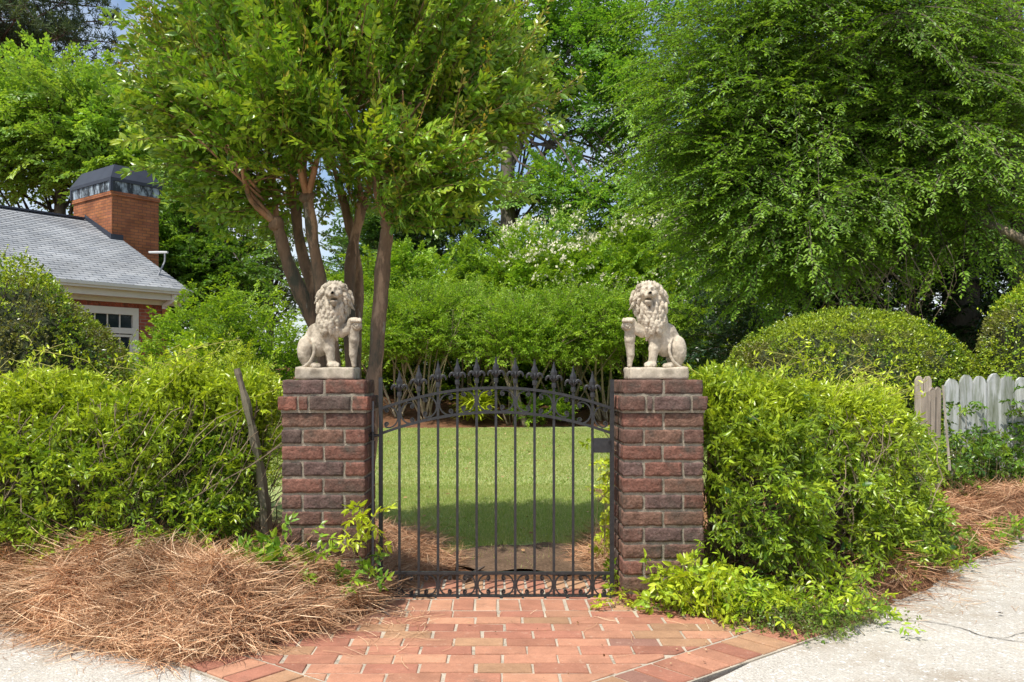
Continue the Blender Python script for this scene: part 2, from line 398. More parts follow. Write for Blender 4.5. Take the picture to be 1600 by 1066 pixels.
ground = sheet('ground', xs, ys, lambda x, y: gz(x, y) - .012 + .01 * vnoise(np.stack([x * 1.5, y * 1.5, x * 0], -1)) * (y > 4.9), M['strawbed'])

def poly_sheet(name, pts, z, m, step=None):
    from mathutils.geometry import tessellate_polygon
    g = Geo(); P = np.array([[p[0], p[1], z] for p in pts])
    T = np.array(tessellate_polygon([[Vector(p) for p in P]])); a_, b_, c_ = P[T[:, 0]], P[T[:, 1]], P[T[:, 2]]
    fl = np.cross(b_ - a_, c_ - a_)[:, 2] < 0; T[fl] = T[fl][:, ::-1]
    g.add(P, T); o = g.build(name, m); tag(o, kind='structure'); return o
# lawn: from just behind the gate back to the mulch bank
def lawn_edge(x): return 19.25 + .5 * math.sin(x * .45 + .6)
lx = np.linspace(-9, 13, 45); front = [(x, 5.25 + .08 * math.sin(x * 9)) for x in np.linspace(-1.0, 1.4, 14)]
rows = 40; g = Geo(); V = []
for x in lx:
    y0 = 5.35 + (max(0, abs(x - .1) - .5) * .9 if abs(x) < 6 else 5) + .05 * math.sin(x * 7); y0 = min(y0, 10)
    for r_ in range(rows): 
        y = y0 + (lawn_edge(x) - y0) * r_ / (rows - 1)
        V.append((x, y, .004 + .008 * float(vnoise(np.array([x * 1.3, y * 1.3, 3.])))))
i = np.arange(len(lx) - 1)[:, None] * rows + np.arange(rows - 1)[None]
g.add(V, np.stack([i, i + rows, i + rows + 1, i + 1], -1).reshape(-1, 4))
lawn = g.build('lawn', M['lawn'], smooth=True); tag(lawn, kind='structure')
# worn earth just behind the gate
g = Geo(); nx_, ny_ = 40, 16; V = []
for j in range(ny_):
    for i_ in range(nx_):
        u = i_ / (nx_ - 1) * 2 - 1; v = j / (ny_ - 1) * 2 - 1
        rr = 1 / max(1, math.hypot(u, v)) ; x = .30 + .62 * u * rr * (1 + .12 * math.sin(v * 5)); y = 5.42 + .42 * v * rr * (1 + .15 * math.sin(u * 9))
        V.append((x, y, .018 - .012 * min(1, math.hypot(u, v)) ** 3 + .004 * float(vnoise(np.array([x * 9, y * 9, 0.])))))
i = np.arange(ny_ - 1)[:, None] * nx_ + np.arange(nx_ - 1)[None]
g.add(V, np.stack([i, i + 1, i + nx_ + 1, i + nx_], -1).reshape(-1, 4))
earth = g.build('bare_earth', M['soil'], smooth=True); tag(earth, kind='structure')

# driveway with aggregate concrete
def drv(u):  # far edge of the concrete on the right, (x,y)
    return u
dr = [(-9, -3), (9, -3), (9, 9.0), (6.0, 8.0), (4.6, 7.1), (3.6, 6.35), (3.05, 5.75), (2.55, 5.15), (2.1, 4.6), (1.75, 4.05), (1.32, 3.72), (1.30, 3.70),
      (.88, 3.26), (.44, 2.83), (-.08, 2.33), (-.60, 2.85), (-1.03, 3.28), (-1.2, 3.45), (-1.5, 3.75), (-2.3, 4.05), (-4, 4.3), (-9, 4.5)]
drive = poly_sheet('driveway', dr, .010, M['concrete'])
crk = Geo()
def crack(pts, w0, n=40):
    P = spline([(a, b, 0) for a, b in pts], n)
    P[:, 0] += .012 * fbm(P * 14 + 3, 3); P[:, 1] += .012 * fbm(P * 14 + 40, 3)
    T = nrmz(np.gradient(P, axis=0)); Sd = np.stack([-T[:, 1], T[:, 0], T[:, 2] * 0], -1)
    ww = w0 * (.5 + .8 * np.abs(vnoise(P * 40)))[:, None]; ww[0] = ww[-1] = 0
    V = np.concatenate([P + Sd * ww, P - Sd * ww]); V[:, 2] = .0135
    i = np.arange(n - 1); crk.add(V, np.stack([i, i + n, i + n + 1, i + 1], -1))
def G(px, py): 
    Y = CAM_H * F / (py - H0); return ((px - X0) / F * Y, Y)
crack([G(1385, 962), G(1410, 973), G(1450, 976), G(1500, 985), G(1540, 1000), G(1600, 1008), G(1680, 1020)], .0032)
crack([G(1540, 1000), G(1570, 1002), G(1600, 995), G(1660, 985)], .002, 20)
co = crk.build('crack', M['cordblack'], drive); tag(co, 'thin dark crack wandering across the pale concrete')

# ------------------------------------------------------------------ brick path
def clip(poly, a, b, c):
    """keep a*x+b*y<=c"""
    o = []; n = len(poly)
    for i_ in range(n):
        p, q = poly[i_], poly[(i_ + 1) % n]; dp = a * p[0] + b * p[1] - c; dq = a * q[0] + b * q[1] - c
        if dp <= 0: o.append(p)
        if dp * dq < 0:
            t = dp / (dp - dq); o.append((p[0] + (q[0] - p[0]) * t, p[1] + (q[1] - p[1]) * t))
    return o
pg = Geo()
def area(p): return abs(sum(p[i_][0] * p[(i_ + 1) % len(p)][1] - p[(i_ + 1) % len(p)][0] * p[i_][1] for i_ in range(len(p)))) / 2
PAV = [(.375, .17, .108), (.415, .20, .125), (.335, .145, .095), (.43, .22, .135), (.365, .21, .12), (.25, .13, .095)]
def brickpoly(p, ztop=.022):
    if len(p) < 3 or area(p) < .0012: return
    c = np.mean(p, 0); zt = ztop + random.uniform(-.002, .002); tx, ty = random.uniform(-.012, .012), random.uniform(-.012, .012)
    P = np.array(p); n = len(P); rad = np.linalg.norm(P - c, axis=1, keepdims=True)
    col = np.array(random.choices(PAV, [4, 4, 3, 2, 2, 1])[0]) * random.uniform(.85, 1.12)
    jit = np.array([[random.uniform(-.0022, .0022), random.uniform(-.0022, .0022)] for _ in range(n)])
    P = P + jit
    rings = []
    for ins, dz in ((0, -.022), (0, -.004), (.0025, -.001), (.006, 0)):
        Q = c + (P - c) * (1 - ins / np.maximum(rad, .01)); z = zt + dz + (Q[:, 0] - c[0]) * tx + (Q[:, 1] - c[1]) * ty
        rings.append(np.column_stack([Q, z]))
    V = np.concatenate(rings + [[[c[0], c[1], zt + .0003]]]); i = np.arange(n); j = (i + 1) % n
    Fs = [np.stack([k * n + i, k * n + j, (k + 1) * n + j, (k + 1) * n + i], -1) for k in range(3)]
    pg.add(V, [np.concatenate(Fs), np.stack([3 * n + i, 3 * n + j, np.full(n, 4 * n)], -1)], col)
# two 45 degree border lines meeting below the frame; field bricks lie behind them
s2 = math.sqrt(.5)
RI = (s2, -s2, s2 * (1.005 - 3.38 + .0)) ; 
# right inner line through G(1118,1011) and G(950,1064)
def line(p, q, keep):
    d = np.array([q[0] - p[0], q[1] - p[1]]); d /= np.linalg.norm(d); n = np.array([-d[1], d[0]])
    c = n @ np.array(p)
    if n @ np.array(keep) > c: n = -n; c = -c
    return (n[0], n[1], c), d
ri, rd = line(G(1122, 1010), G(950, 1065), (0, 4))
li, ld_ = line(G(397, 1036), G(486, 1066), (0, 4))
J = .011; BL, BW = .203, .097
yrow = 4.62
row = 0
def field(x0, x1, y0, y1, sl=True):
    p = [(x0, y0), (x1, y0), (x1, y1), (x0, y1)]
    p = clip(p, ri[0], ri[1], ri[2] - J / 2); p = clip(p, li[0], li[1], li[2] - J / 2) if p else p
    if p: p = clip(p, 1, -.12, 1.02) if len(p) > 2 else p
    brickpoly(p)
# soldier courses through the gateway
y = 4.74
for r_ in range(3):
    x = -1.02 - .02 * r_
    while x < 1.25:
        yb = y - BL
        if yb > 4.0: field(x + random.uniform(-.003, .003), x + BW, yb + J, y)
        x += BW + J + .001
    y -= BL + J
yrow = y
while yrow > 2.2:
    row += 1; x = -2.2 + (row % 2) * (BL + J) / 2 + random.uniform(-.02, .02)
    while x < 1.6:
        field(x + J / 2, x + BL + J / 2 + random.uniform(-.003, .003), yrow - BW, yrow); x += BL + J
    yrow -= BW + J
# borders
def border(lineeq, d, p0, n0, n1):
    n = np.array(lineeq[:2]); p0 = np.array(p0)
    for k in range(n0, n1):
        a = p0 + d * k * (BW + J)
        q = [a + d * J / 2 + n * J, a + d * (BW + J / 2) + n * J, a + d * (BW + J / 2) + n * (BL + J), a + d * J / 2 + n * (BL + J)]
        q = [tuple(z) for z in q]
        q = clip(q, 0, 1, 4.62); 
        if q: 
            brickpoly(q, .024)
border(ri, rd, G(1122, 1010), -8, 15); border(li, ld_, G(397, 1036), -8, 15)
path = pg.build('brick_path', M['paver']); tag(path, kind='structure')
mg = Geo()
def mpoly(pts, z):
    P = np.array([[a, b, z] for a, b in pts]); n = len(P); c = P.mean(0); V = np.concatenate([P, [c]]); i = np.arange(n)
    B = P.copy(); B[:, 2] = -.02
    V = np.concatenate([V, B]); mg.add(V, [np.stack([i, (i + 1) % n, np.full(n, n)], -1), np.stack([i, i + n + 1, (i + 1) % n + n + 1, (i + 1) % n], -1)])
nR = np.array(ri[:2]); nL = np.array(li[:2]); a = np.array(G(1122, 1010)); b_ = np.array(G(397, 1036)); off = BL + 2 * J
mpoly([tuple(a - rd * .85 + nR * off), tuple(a + rd * 1.55 + nR * off), tuple(b_ + ld_ * 1.35 + nL * off), tuple(b_ - ld_ * .85 + nL * off), (-1.02, 4.75), (1.15, 4.75)], .0165)
tag(mg.build('mortar_bed', M['pavemortar'], path), kind=None)

# ------------------------------------------------------------------ brick pillars
BR = {'r': (.175, .085, .062), 'd': (.135, .076, .058), 'p': (.128, .082, .070), 'b': (.155, .090, .064), 'k': (.100, .070, .058), 'o': (.21, .092, .064)}
def pillar(name, x0, x1, yf, yb, label, codes, ztop=1.108, ncourse=14):
    root = thing(name, ((x0 + x1) / 2, (yf + yb) / 2, 0), label, 'gate pillar', 'brick pillars either side of the gate')
    ch = .0800; w_ = x1 - x0; d_ = yb - yf; cx = (x0 + x1) / 2; cy = (yf + yb) / 2; jj = .0115; bw = .095
    shaft = Geo(); cap = Geo(); led = Geo()
    for k in range(ncourse):
        zt = ztop - k * ch; zc = zt - (ch - jj) / 2; hz = ch - jj
        ex = 0
        g = shaft
        if k == 0: g = cap; ex = -.003
        if k == 1: g = led; ex = .015
        X0_, X1_, Y0_, Y1_ = x0 - ex, x1 + ex, yf - ex, yb + ex
        W_ = X1_ - X0_; D_ = Y1_ - Y0_
        code = codes[k] if k < len(codes) else 'bdr'
        def b3(xa, xb, ya, yb_, c):
            rbox(g, ((xa + xb) / 2, (ya + yb_) / 2, zc + random.uniform(-.001, .001)), (xb - xa, yb_ - ya, hz * random.uniform(.97, 1.0)), .0030, (14, 5, 6), .0030, 55,
                 rot=random.uniform(-.006, .006), col=np.array(BR[c]) * random.uniform(.9, 1.1))
        rc = lambda: random.choice('rdbbpk')
        if k == 1:
            xs_ = [X0_, X0_ + .095, X0_ + .148, X0_ + .355, X1_] if x0 < 0 else [X0_, X0_ + .125, X0_ + .16, X0_ + .345, X1_]
            for q in range(4): b3(xs_[q] + (jj / 2 if q else 0), xs_[q + 1] - (jj / 2 if q < 3 else 0), Y0_, Y0_ + bw, code[q])
            fr = None
        elif k % 2 == 0:
            xm = cx + random.uniform(-.006, .006)
            b3(X0_, xm - jj / 2, Y0_, Y0_ + bw, code[0]); b3(xm + jj / 2, X1_, Y0_, Y0_ + bw, code[1])
            for xa in (X0_, X1_ - bw):
                b3(xa, xa + bw, Y0_ + bw + jj, Y1_ - bw - jj, rc())
            b3(X0_, cx - jj / 2, Y1_ - bw, Y1_, rc()); b3(cx + jj / 2, X1_, Y1_ - bw, Y1_, rc())
        else:
            ym = cy
            b3(X0_, X0_ + bw, Y0_, ym - jj / 2, code[0]); b3(X1_ - bw, X1_, Y0_, ym - jj / 2, code[2])
            b3(X0_, X0_ + bw, ym + jj / 2, Y1_, rc()); b3(X1_ - bw, X1_, ym + jj / 2, Y1_, rc())
            b3(X0_ + bw + jj, X1_ - bw - jj, Y0_, Y0_ + bw, code[1]); b3(X0_ + bw + jj, X1_ - bw - jj, Y1_ - bw, Y1_, rc())
        if k == 1:
            for xa in (X0_, X1_ - bw): b3(xa, xa + bw, Y0_ + bw + jj, Y1_ - bw - jj, rc())
            b3(X0_, cx, Y1_ - bw, Y1_, rc()); b3(cx + jj, X1_, Y1_ - bw, Y1_, rc())
    shaft.build('shaft', M['brick'], root, True); tag(led.build('ledge_course', M['brick'], root, True)); cap.build('cap_course', M['brick'], root, True)
    m = Geo(); n_ = 1
    V, Fc = cube_grid(14, 12, 44)
    hz = (ztop - .004) / 2; P = V * np.array([w_ / 2 - .0065, d_ / 2 - .0065, hz]) + np.array([cx, cy, hz])
    P = P + .0022 * np.stack([fbm(P * 30 + o, 2) for o in (0, 50, 90)], -1); m.add(P, Fc)
    rbox(m, (cx, cy, ztop - ch * 1.5 - .002), (w_ + .012, d_ + .012, ch * .98), .004, (14, 12, 4), .003, 30)
    rbox(m, (cx, cy, ztop - .020), (w_ - .04, d_ - .04, .036), .004, (14, 12, 2), .003, 30)
    m.build('mortar', M['mortar'], root)
    return root
PF = 4.23
codesL = ['pr', 'orko', 'bd', 'kbr', 'rr', 'kpr', 'rd', 'dpd', 'dr', 'dbd', 'pb', 'kbd', 'db', 'bdb']
codesR = ['dd', 'dppd', 'rb', 'dbd', 'rr', 'prp', 'rb', 'bpr', 'bb', 'dpp', 'bd', 'rbd', 'br', 'odd']
codesL[3] = 'kbr'; codesL[5] = 'kpr'
pl = pillar('brick_pillar', -1.026, -.621, PF, PF + .37, 'dark red brick gate pillar on the left, with a ledge course near its top and straw at its foot', codesL)
pr = pillar('brick_pillar', .634, 1.026, PF, PF + .37, 'red brick gate pillar on the right, beside the gate latch with lime leaves at its foot', codesR)

# ------------------------------------------------------------------ wrought-iron gate
GY = 4.36; gs = GY / F
def gp(px, py, dy=0): return np.array([(px - X0) * gs, GY + dy, CAM_H - (py - H0) * gs])
gate = thing('iron_gate', gp(775, 940), 'black iron garden gate with arched top rails, fleur spikes and rows of scrolls', 'gate')
def bar4(pts, w_, name, parent=gate, d_=1.0):
    g = Geo(); tube(g, pts, w_ * .7071, 4, rot0=PI / 4, flat=d_); return g.build(name, M['iron'], parent)
barx = [594 + 30.15 * k for k in range(13)]; barx[0] = 595; barx[12] = 956
arcU = lambda x: 606 + 32.5 * ((x - 776) / 180.5) ** 2
arcL = lambda x: 644 + 33.5 * ((x - 776) / 180.5) ** 2
for k in (0, 12):
    x = barx[k]; bar4([gp(x, 590 + (k > 0) * 3), gp(x, 700), gp(x, 820), gp(x, 935.5)], .020, 'gate_post')
xa = np.linspace(597, 954, 40)
bar4([gp(x, arcU(x)) for x in xa], .0135, 'top_rail', d_=1.6); bar4([gp(x, arcL(x)) for x in xa], .0135, 'top_rail', d_=1.6)
bar4([gp(597, 895), gp(775, 895.5), gp(955, 895.5)], .013, 'bottom_rail', d_=1.5); bar4([gp(586, 932.5), gp(775, 933), gp(960, 933.5)], .019, 'bottom_rail', d_=1.3)
tips = [581, 572.5, 566, 562, 560, 559, 560.5, 563, 567, 573.5, 582]
u_ = gs
fin_mesh = None
def finial(parent, x, ytip):
    global fin_mesh
    base = gp(x, ytip + 40)
    if fin_mesh is None:
        g = Geo(); o = base
        def q(dx, up_, dy=0): return o + np.array([dx * u_, dy * u_, up_ * u_])
        tube(g, [q(0, 40), q(0, 38), q(0, 31), q(0, 25), q(0, 19), q(0, 15)], [.002, .0045, .008, .0165, .0155, .007], 4, flat=.5)
        tube(g, [q(0, 41.5), q(0, 38)], [.004, .0035], 6)
        for s_ in (-1, 1):
            tube(g, spline([q(0, 9), q(3 * s_, 14), q(7 * s_, 18.5), q(10.5 * s_, 17.5), q(12.5 * s_, 13.5), q(11 * s_, 12)], 14), np.array([.007, .009, .0105, .011, .0115, .011, .0105, .010, .0095, .0085, .0075, .006, .0045, .002]) * .72, 6, flat=.6)
            tube(g, spline([q(0, 9, -2), q(2 * s_, 14, -4), q(4.5 * s_, 17, -5), q(6.5 * s_, 13.5, -6)], 8), [.004, .0045, .0045, .0045, .004, .003, .002, .001], 5)
        tube(g, spline([q(0, 16, -1), q(0, 19, -5), q(0, 15, -7), q(0, 11, -6)], 8), [.004, .006, .007, .007, .006, .005, .004, .002], 6)
        rbox(g, q(0, 5), (.024, .024, .026), .003, (2, 2, 2)); rbox(g, q(0, 10), (.016, .016, .006), .002, (2, 2, 2))
        f_ = g.build('finial', M['iron'], parent); fin_mesh = (f_.data, base - np.array(gate.location) - 0)
        return f_
    f_ = bpy.data.objects.new('finial', fin_mesh[0]); COL.objects.link(f_); f_.parent = parent
    f_.location = tuple(base - fin_base); return f_
fin_base = None
for k in range(1, 12):
    x = barx[k]; b = bar4([gp(x, tips[k - 1] + 36), gp(x, 700), gp(x, 820), gp(x, 931)], .0125, 'bar')
    if fin_base is None: fin_base = gp(x, tips[k - 1] + 40)
    finial(b, x, tips[k - 1])
def cscroll(x, ytop, ybot, s_, wpx=20):
    # turtle: half of a C, mirrored
    n = 46; t = np.linspace(0, 1, n); h = math.pi / 2; p = np.zeros(2); out = [p.copy()]
    kap = np.where(t < .45, .9, .9 + (t - .45) * 15.5)
    for q in range(n - 1):
        h -= kap[q] * .078; p = p + .078 * np.array([math.cos(h), math.sin(h)]); out.append(p.copy())
    out = np.array(out); H = (ybot - ytop) / 2; sz = H / out[:, 1].max(); sx = wpx / out[:, 0].max()
    up = out * [sx, sz]; full = np.concatenate([(up * [1, -1])[::-1], up[1:]])
    yc = (ytop + ybot) / 2
    g = Geo(); pts = [gp(x + s_ * (2.2 + a), yc - b) for a, b in full]
    tube(g, pts, .0050, 4, rot0=PI / 4, flat=1.6); return g.build('scroll', M['iron'], gate)
for k in (1, 3, 5, 7, 9, 11):
    for s_ in (-1, 1):
        x = barx[k]; cscroll(x, arcU(x + s_ * 10) + 3, arcL(x + s_ * 10) - 2.5, s_, 20.5); cscroll(x, 898, 930, s_, 18.5)
g = Geo(); rbox(g, gp(940.5, 696, .0), (.086, .030, .074), .003, (2, 2, 2)); rbox(g, gp(951, 688, -.018), (.012, .01, .010), .002, (2, 2, 2)); g.build('lock_box', M['iron'], gate)
for py in (680, 902):
    g = Geo(); tube(g, [gp(595, py), gp(578, py + 1), gp(570, py + 2, .02)], .007, 6); tube(g, [gp(582, py - 5), gp(582, py + 8)], .010, 8); rbox(g, gp(574, py + 3, .01), (.02, .03, .03), .003, (2, 2, 2)); g.build('hinge', M['iron'], gate)
# thin metal stop strip fixed to the inner face of the left pillar
g = Geo(); xx = -.606
tube(g, [(xx, GY + .03, .03), (xx, GY + .03, .5), (xx, GY + .03, 1.0)], .006, 6)
so = g.build('gate_stop', M['greymetal'], pl)

# ------------------------------------------------------------------ lions
def sdf_mesh(prims, carve, lo, hi, h, disp=None):
    lo = np.array(lo, float); hi = np.array(hi, float); n = np.ceil((hi - lo) / h).astype(int) + 1
    ax = [lo[k] + np.arange(n[k]) * h for k in range(3)]
    Dv = np.full(n, 1.0, np.float32)
    def sub(p0, p1, pad):
        a = np.clip(((p0 - pad - lo) / h).astype(int), 0, n - 1); b = np.clip(((p1 + pad - lo) / h).astype(int) + 2, 1, n); return tuple(slice(a[k], b[k]) for k in range(3))
    def ev(pr, sl):
        X, Y, Z = np.meshgrid(ax[0][sl[0]], ax[1][sl[1]], ax[2][sl[2]], indexing='ij'); P = np.stack([X, Y, Z], -1)
        if pr[0] == 'cap':
            _, a, b, ra, rb = pr[:5]; a = np.array(a, float); b = np.array(b, float); ab = b - a
            t = np.clip(((P - a) @ ab) / (ab @ ab + 1e-12), 0, 1); return np.linalg.norm(P - a - t[..., None] * ab, axis=-1) - (ra + (rb - ra) * t)
        if pr[0] == 'ell':
            _, c, r, rot = pr[:4]; q = P - np.array(c, float); cz, sz = math.cos(rot), math.sin(rot)
            q = np.stack([q[..., 0] * cz + q[..., 2] * sz, q[..., 1], -q[..., 0] * sz + q[..., 2] * cz], -1); r = np.array(r, float)
            k0 = np.linalg.norm(q / r, axis=-1); k1 = np.linalg.norm(q / (r * r), axis=-1); return k0 * (k0 - 1) / np.maximum(k1, 1e-6)
        if pr[0] == 'box':
            _, c, s_, rr = pr[:4]; q = np.abs(P - np.array(c, float)) - (np.array(s_, float) / 2 - rr)
            return np.linalg.norm(np.maximum(q, 0), axis=-1) + np.minimum(q.max(-1), 0) - rr
    def bb(pr):
        if pr[0] == 'cap': a, b = np.array(pr[1], float), np.array(pr[2], float); r = max(pr[3], pr[4]); return np.minimum(a, b) - r, np.maximum(a, b) + r
        if pr[0] == 'ell': c = np.array(pr[1], float); r = max(pr[2]); return c - r, c + r
        c = np.array(pr[1], float); s_ = np.array(pr[2], float) / 2; return c - s_, c + s_
    for pr in prims:
        k = pr[-1]; p0, p1 = bb(pr); sl = sub(p0, p1, .03)
        d = ev(pr, sl); cur = Dv[sl]; hh = np.maximum(k - np.abs(cur - d), 0) / max(k, 1e-6)
        Dv[sl] = np.minimum(cur, d) - hh * hh * k * .25
    for pr in carve:
        k = pr[-1]; p0, p1 = bb(pr); sl = sub(p0, p1, .02); d = -ev(pr, sl); cur = Dv[sl]
        hh = np.maximum(k - np.abs(cur - d), 0) / max(k, 1e-6); Dv[sl] = np.maximum(cur, d) + hh * hh * k * .25
    if disp is not None:
        m_ = np.abs(Dv) < .02; idx = np.argwhere(m_); P = lo + idx * h; Dv[m_] += disp(P)
    # surface nets
    ins = Dv < 0; cell = np.zeros(n - 1, int); pos = np.zeros((*(n - 1), 3)); cnt = np.zeros(n - 1)
    I = np.stack(np.meshgrid(*[np.arange(k - 1) for k in n], indexing='ij'), -1)
    cor = [(a, b, c) for a in (0, 1) for b in (0, 1) for c in (0, 1)]
    g_ = lambda c: tuple(slice(c[k], n[k] - 1 + c[k]) for k in range(3))
    for a in cor:
        for ax_ in range(3):
            if a[ax_]: continue
            b = list(a); b[ax_] = 1; da = Dv[g_(a)]; db = Dv[g_(b)]; cr_ = (da < 0) != (db < 0)
            t = np.where(cr_, da / np.where(cr_, da - db, 1), 0)
            for k in range(3): pos[..., k] += np.where(cr_, a[k] + (t if k == ax_ else 0), 0)
            cnt += cr_
    act = cnt > 0; ids = np.full(n - 1, -1); ids[act] = np.arange(act.sum())
    V = lo + (I[act] + pos[act] / cnt[act][:, None]) * h
    Fs = []
    for ax_ in range(3):
        o1, o2 = [(1, 2), (2, 0), (0, 1)][ax_]
        sl0 = [slice(None)] * 3; sl1 = [slice(None)] * 3; sl0[ax_] = slice(0, -1); sl1[ax_] = slice(1, None)
        a = ins[tuple(sl0)]; b = ins[tuple(sl1)]; E = np.argwhere(a != b)
        E = E[(E[:, o1] > 0) & (E[:, o2] > 0) & (E[:, o1] < n[o1] - 1) & (E[:, o2] < n[o2] - 1)]
        sgn = a[tuple(E.T)]
        e1 = np.zeros(3, int); e1[o1] = 1; e2 = np.zeros(3, int); e2[o2] = 1
        q = np.stack([ids[tuple((E - e1 - e2).T)], ids[tuple((E - e2).T)], ids[tuple(E.T)], ids[tuple((E - e1).T)]], -1)
        q[~sgn] = q[~sgn][:, ::-1]; Fs.append(q)
    return V, np.concatenate(Fs)

def lion(mir, root, base, headturn=0.0):
    """px units of the enlarged right-hand lion; u right, v up, w towards the viewer (mm)"""
    k_ = .000496 * 1.05
    def P(x, y, w_=0): return np.array([(x - 442) * k_, -w_ / 1000., (1020 - y) * k_])
    mm = lambda a: a * k_
    pr_ = []
    A = pr_.append
    cap_ = lambda a, b, ra, rb, k=.012: A(('cap', a, b, ra, rb, k))
    ell = lambda c, r, rot=0, k=.012: A(('ell', c, r, rot, k))
    # trunk
    ell(P(500, 640, -5), (mm(105), .058, mm(170)), .35, .02)
    ell(P(430, 500, 15), (mm(125), .062, mm(150)), 0, .02)
    cap_(P(560, 560, -10), P(650, 700, -35), .045, .042, .02)
    ell(P(650, 745, 8), (mm(86), .050, mm(150)), -.05, .008)      # haunch
    ell(P(640, 760, -50), (mm(84), .035, mm(135)), 0, .01)
    cap_(P(640, 870, 20), P(560, 885, 45), .020, .016, .008)       # hind foot
    ell(P(540, 888, 50), (mm(52), .028, mm(28)), 0, .006)
    for t in (-28, -8, 12, 30): ell(P(528 + t, 897, 66), (mm(13), .013, mm(15)), 0, .003)
    # straight foreleg
    cap_(P(430, 600, 30), P(415, 720, 38), mm(68), mm(50), .02); cap_(P(415, 720, 38), P(395, 850, 42), mm(48), mm(38), .01)
    ell(P(375, 878, 52), (mm(62), .032, mm(34)), 0, .008)
    for t in (-40, -14, 12, 36): cap_(P(366 + t, 872, 66), P(362 + t, 892, 78), mm(15), mm(14), .003)
    # raised foreleg ending in the paw on the shield
    cap_(P(300, 560, 28), P(250, 545, 40), mm(58), mm(42), .015); cap_(P(250, 545, 40), P(205, 470, 44), mm(42), mm(36), .01)
    ell(P(165, 455, 48), (mm(62), .030, mm(32)), .1, .008)
    for t in (-42, -16, 10, 34): cap_(P(160 + t, 445, 62), P(152 + t, 462, 76), mm(16), mm(14), .003)
    # neck / mane body
    ell(P(385, 300, 5), (mm(150), .066, mm(190)), 0, .02); ell(P(400, 430, 18), (mm(140), .062, mm(150)), 0, .02)
    ell(P(385, 180, -5), (mm(140), .062, mm(112)), 0, .02)
    # head
    H = P(352, 190, 55) + np.array([headturn * .02, 0, 0])
    hx = lambda dx, dy, dw: H + np.array([mm(dx), -dw / 1000., mm(-dy)])
    ell(hx(0, 0, 0), (mm(82), .038, mm(84)), 0, .01)
    ell(hx(-4, 28, 30), (mm(46), .026, mm(34)), 0, .008)          # muzzle
    ell(hx(-22, 34, 38), (mm(27), .020, mm(24)), 0, .004); ell(hx(16, 34, 38), (mm(27), .020, mm(24)), 0, .004)
    cap_(hx(-2, -45, 32), hx(-4, 8, 56), mm(15), mm(17), .006)      # nose bridge
    ell(hx(-4, 12, 58), (mm(20), .010, mm(13)), 0, .004)
    ell(hx(-6, 92, 32), (mm(38), .022, mm(26)), 0, .006); ell(hx(-6, 110, 34), (mm(25), .016, mm(22)), 0, .005)   # jaw, chin
    for s_ in (-1, 1):
        cap_(hx(s_ * 22, -48, 36), hx(s_ * 56, -38, 26), mm(11), mm(8), .006)   # brows
        ell(hx(s_ * 38, -28, 30), (mm(13), .009, mm(9)), 0, .003)
        ell(hx(s_ * 52, 10, 22), (mm(26), .020, mm(30)), 0, .008)
        ell(hx(s_ * 88, -62, 0), (mm(24), .012, mm(24)), 0, .005)
    # mane locks flowing down and outward
    rr = random.Random(11)
    def lock(x, y, w_, dx, dy, dw, r0):
        ph = rr.uniform(0, 6.28); am = rr.uniform(6, 13); L_ = math.hypot(dx, dy) + 1e-6; nx, ny = -dy / L_, dx / L_; prev = None
        for q in range(6):
            t = q / 5; o = am * math.sin(ph + t * 4.2) * t; c = P(x + dx * t + nx * o, y + dy * t + ny * o, w_ + dw * t + 6 * math.sin(t * 3.1)); r_ = r0 * (.62 + .55 * math.sin(min(1, t * 1.3) * 2.6)) * (1 - .55 * t * t)
            if prev is not None: A(('cap', prev[0], c, prev[1], r_, .0012))
            prev = (c, r_)
    for ring, (rx, ry, wz, n_) in enumerate([(96, 98, 44, 13), (128, 122, 24, 15), (150, 138, -4, 16), (138, 128, -34, 14)]):
        for q in range(n_):
            th = -PI * .5 + (q + .5 * (ring % 2) + rr.uniform(-.2, .2)) / n_ * 2 * PI
            x = 366 + ring * 6 + rx * math.cos(th); y = 185 + ring * 10 + ry * math.sin(th) * (1.0 if math.sin(th) < 0 else 1.15)
            if y > 300 and ring == 0: continue
            lock(x, y, wz + 6, 34 * math.cos(th) + rr.uniform(-12, 12), 78 + 26 * math.sin(th), -4, mm(rr.uniform(15, 21)))
    for row_ in range(6):
        for q in range(7):
            f_ = (q + .5 * (row_ % 2) + rr.uniform(-.25, .25)) / 6.5 * 2 - 1
            y = 300 + rr.uniform(-12, 12) + row_ * 46; hw = 150 - row_ * 10; wz = 72 * math.sqrt(max(0, 1 - (f_ * .93) ** 2)) + 8
            lock(392 + row_ * 5 + f_ * hw, y + abs(f_) * -8 + rr.uniform(-8, 8), wz, f_ * -20 + rr.uniform(-18, 18), 92 + rr.uniform(-12, 14), -4 if row_ < 5 else -16, mm(rr.uniform(16, 23)))
    for q in range(10):
        lock(520 + rr.uniform(-20, 28), 230 + q * 32, -10 + rr.uniform(-25, 25), rr.uniform(-6, 16), 60, 0, mm(20))
    # tail round the haunch
    tp = spline([P(640, 612, -10), P(598, 622, 22), P(563, 690, 44), P(562, 770, 52), P(598, 850, 52), P(655, 895, 44), P(725, 912, 26)], 22)
    for a, b in zip(tp[:-1], tp[1:]): A(('cap', a, b, mm(15), mm(15), .001))
    cap_(P(700, 908, 36), P(735, 912, 18), mm(17), mm(10), .004)
    cv = []
    for s_ in (-1, 1):
        cv.append(('ell', hx(s_ * 37, -30, 48), (mm(15), .014, mm(9)), s_ * -.2, .002)); cv.append(('ell', hx(-4 + s_ * 11, 20, 66), (mm(4), .003, mm(3)), 0, .001))
    cv.append(('ell', hx(-5, 64, 56), (mm(40), .030, mm(16)), 0, .003))
    cv.append(('ell', hx(-5, 66, 34), (mm(30), .03, mm(12)), 0, .003))
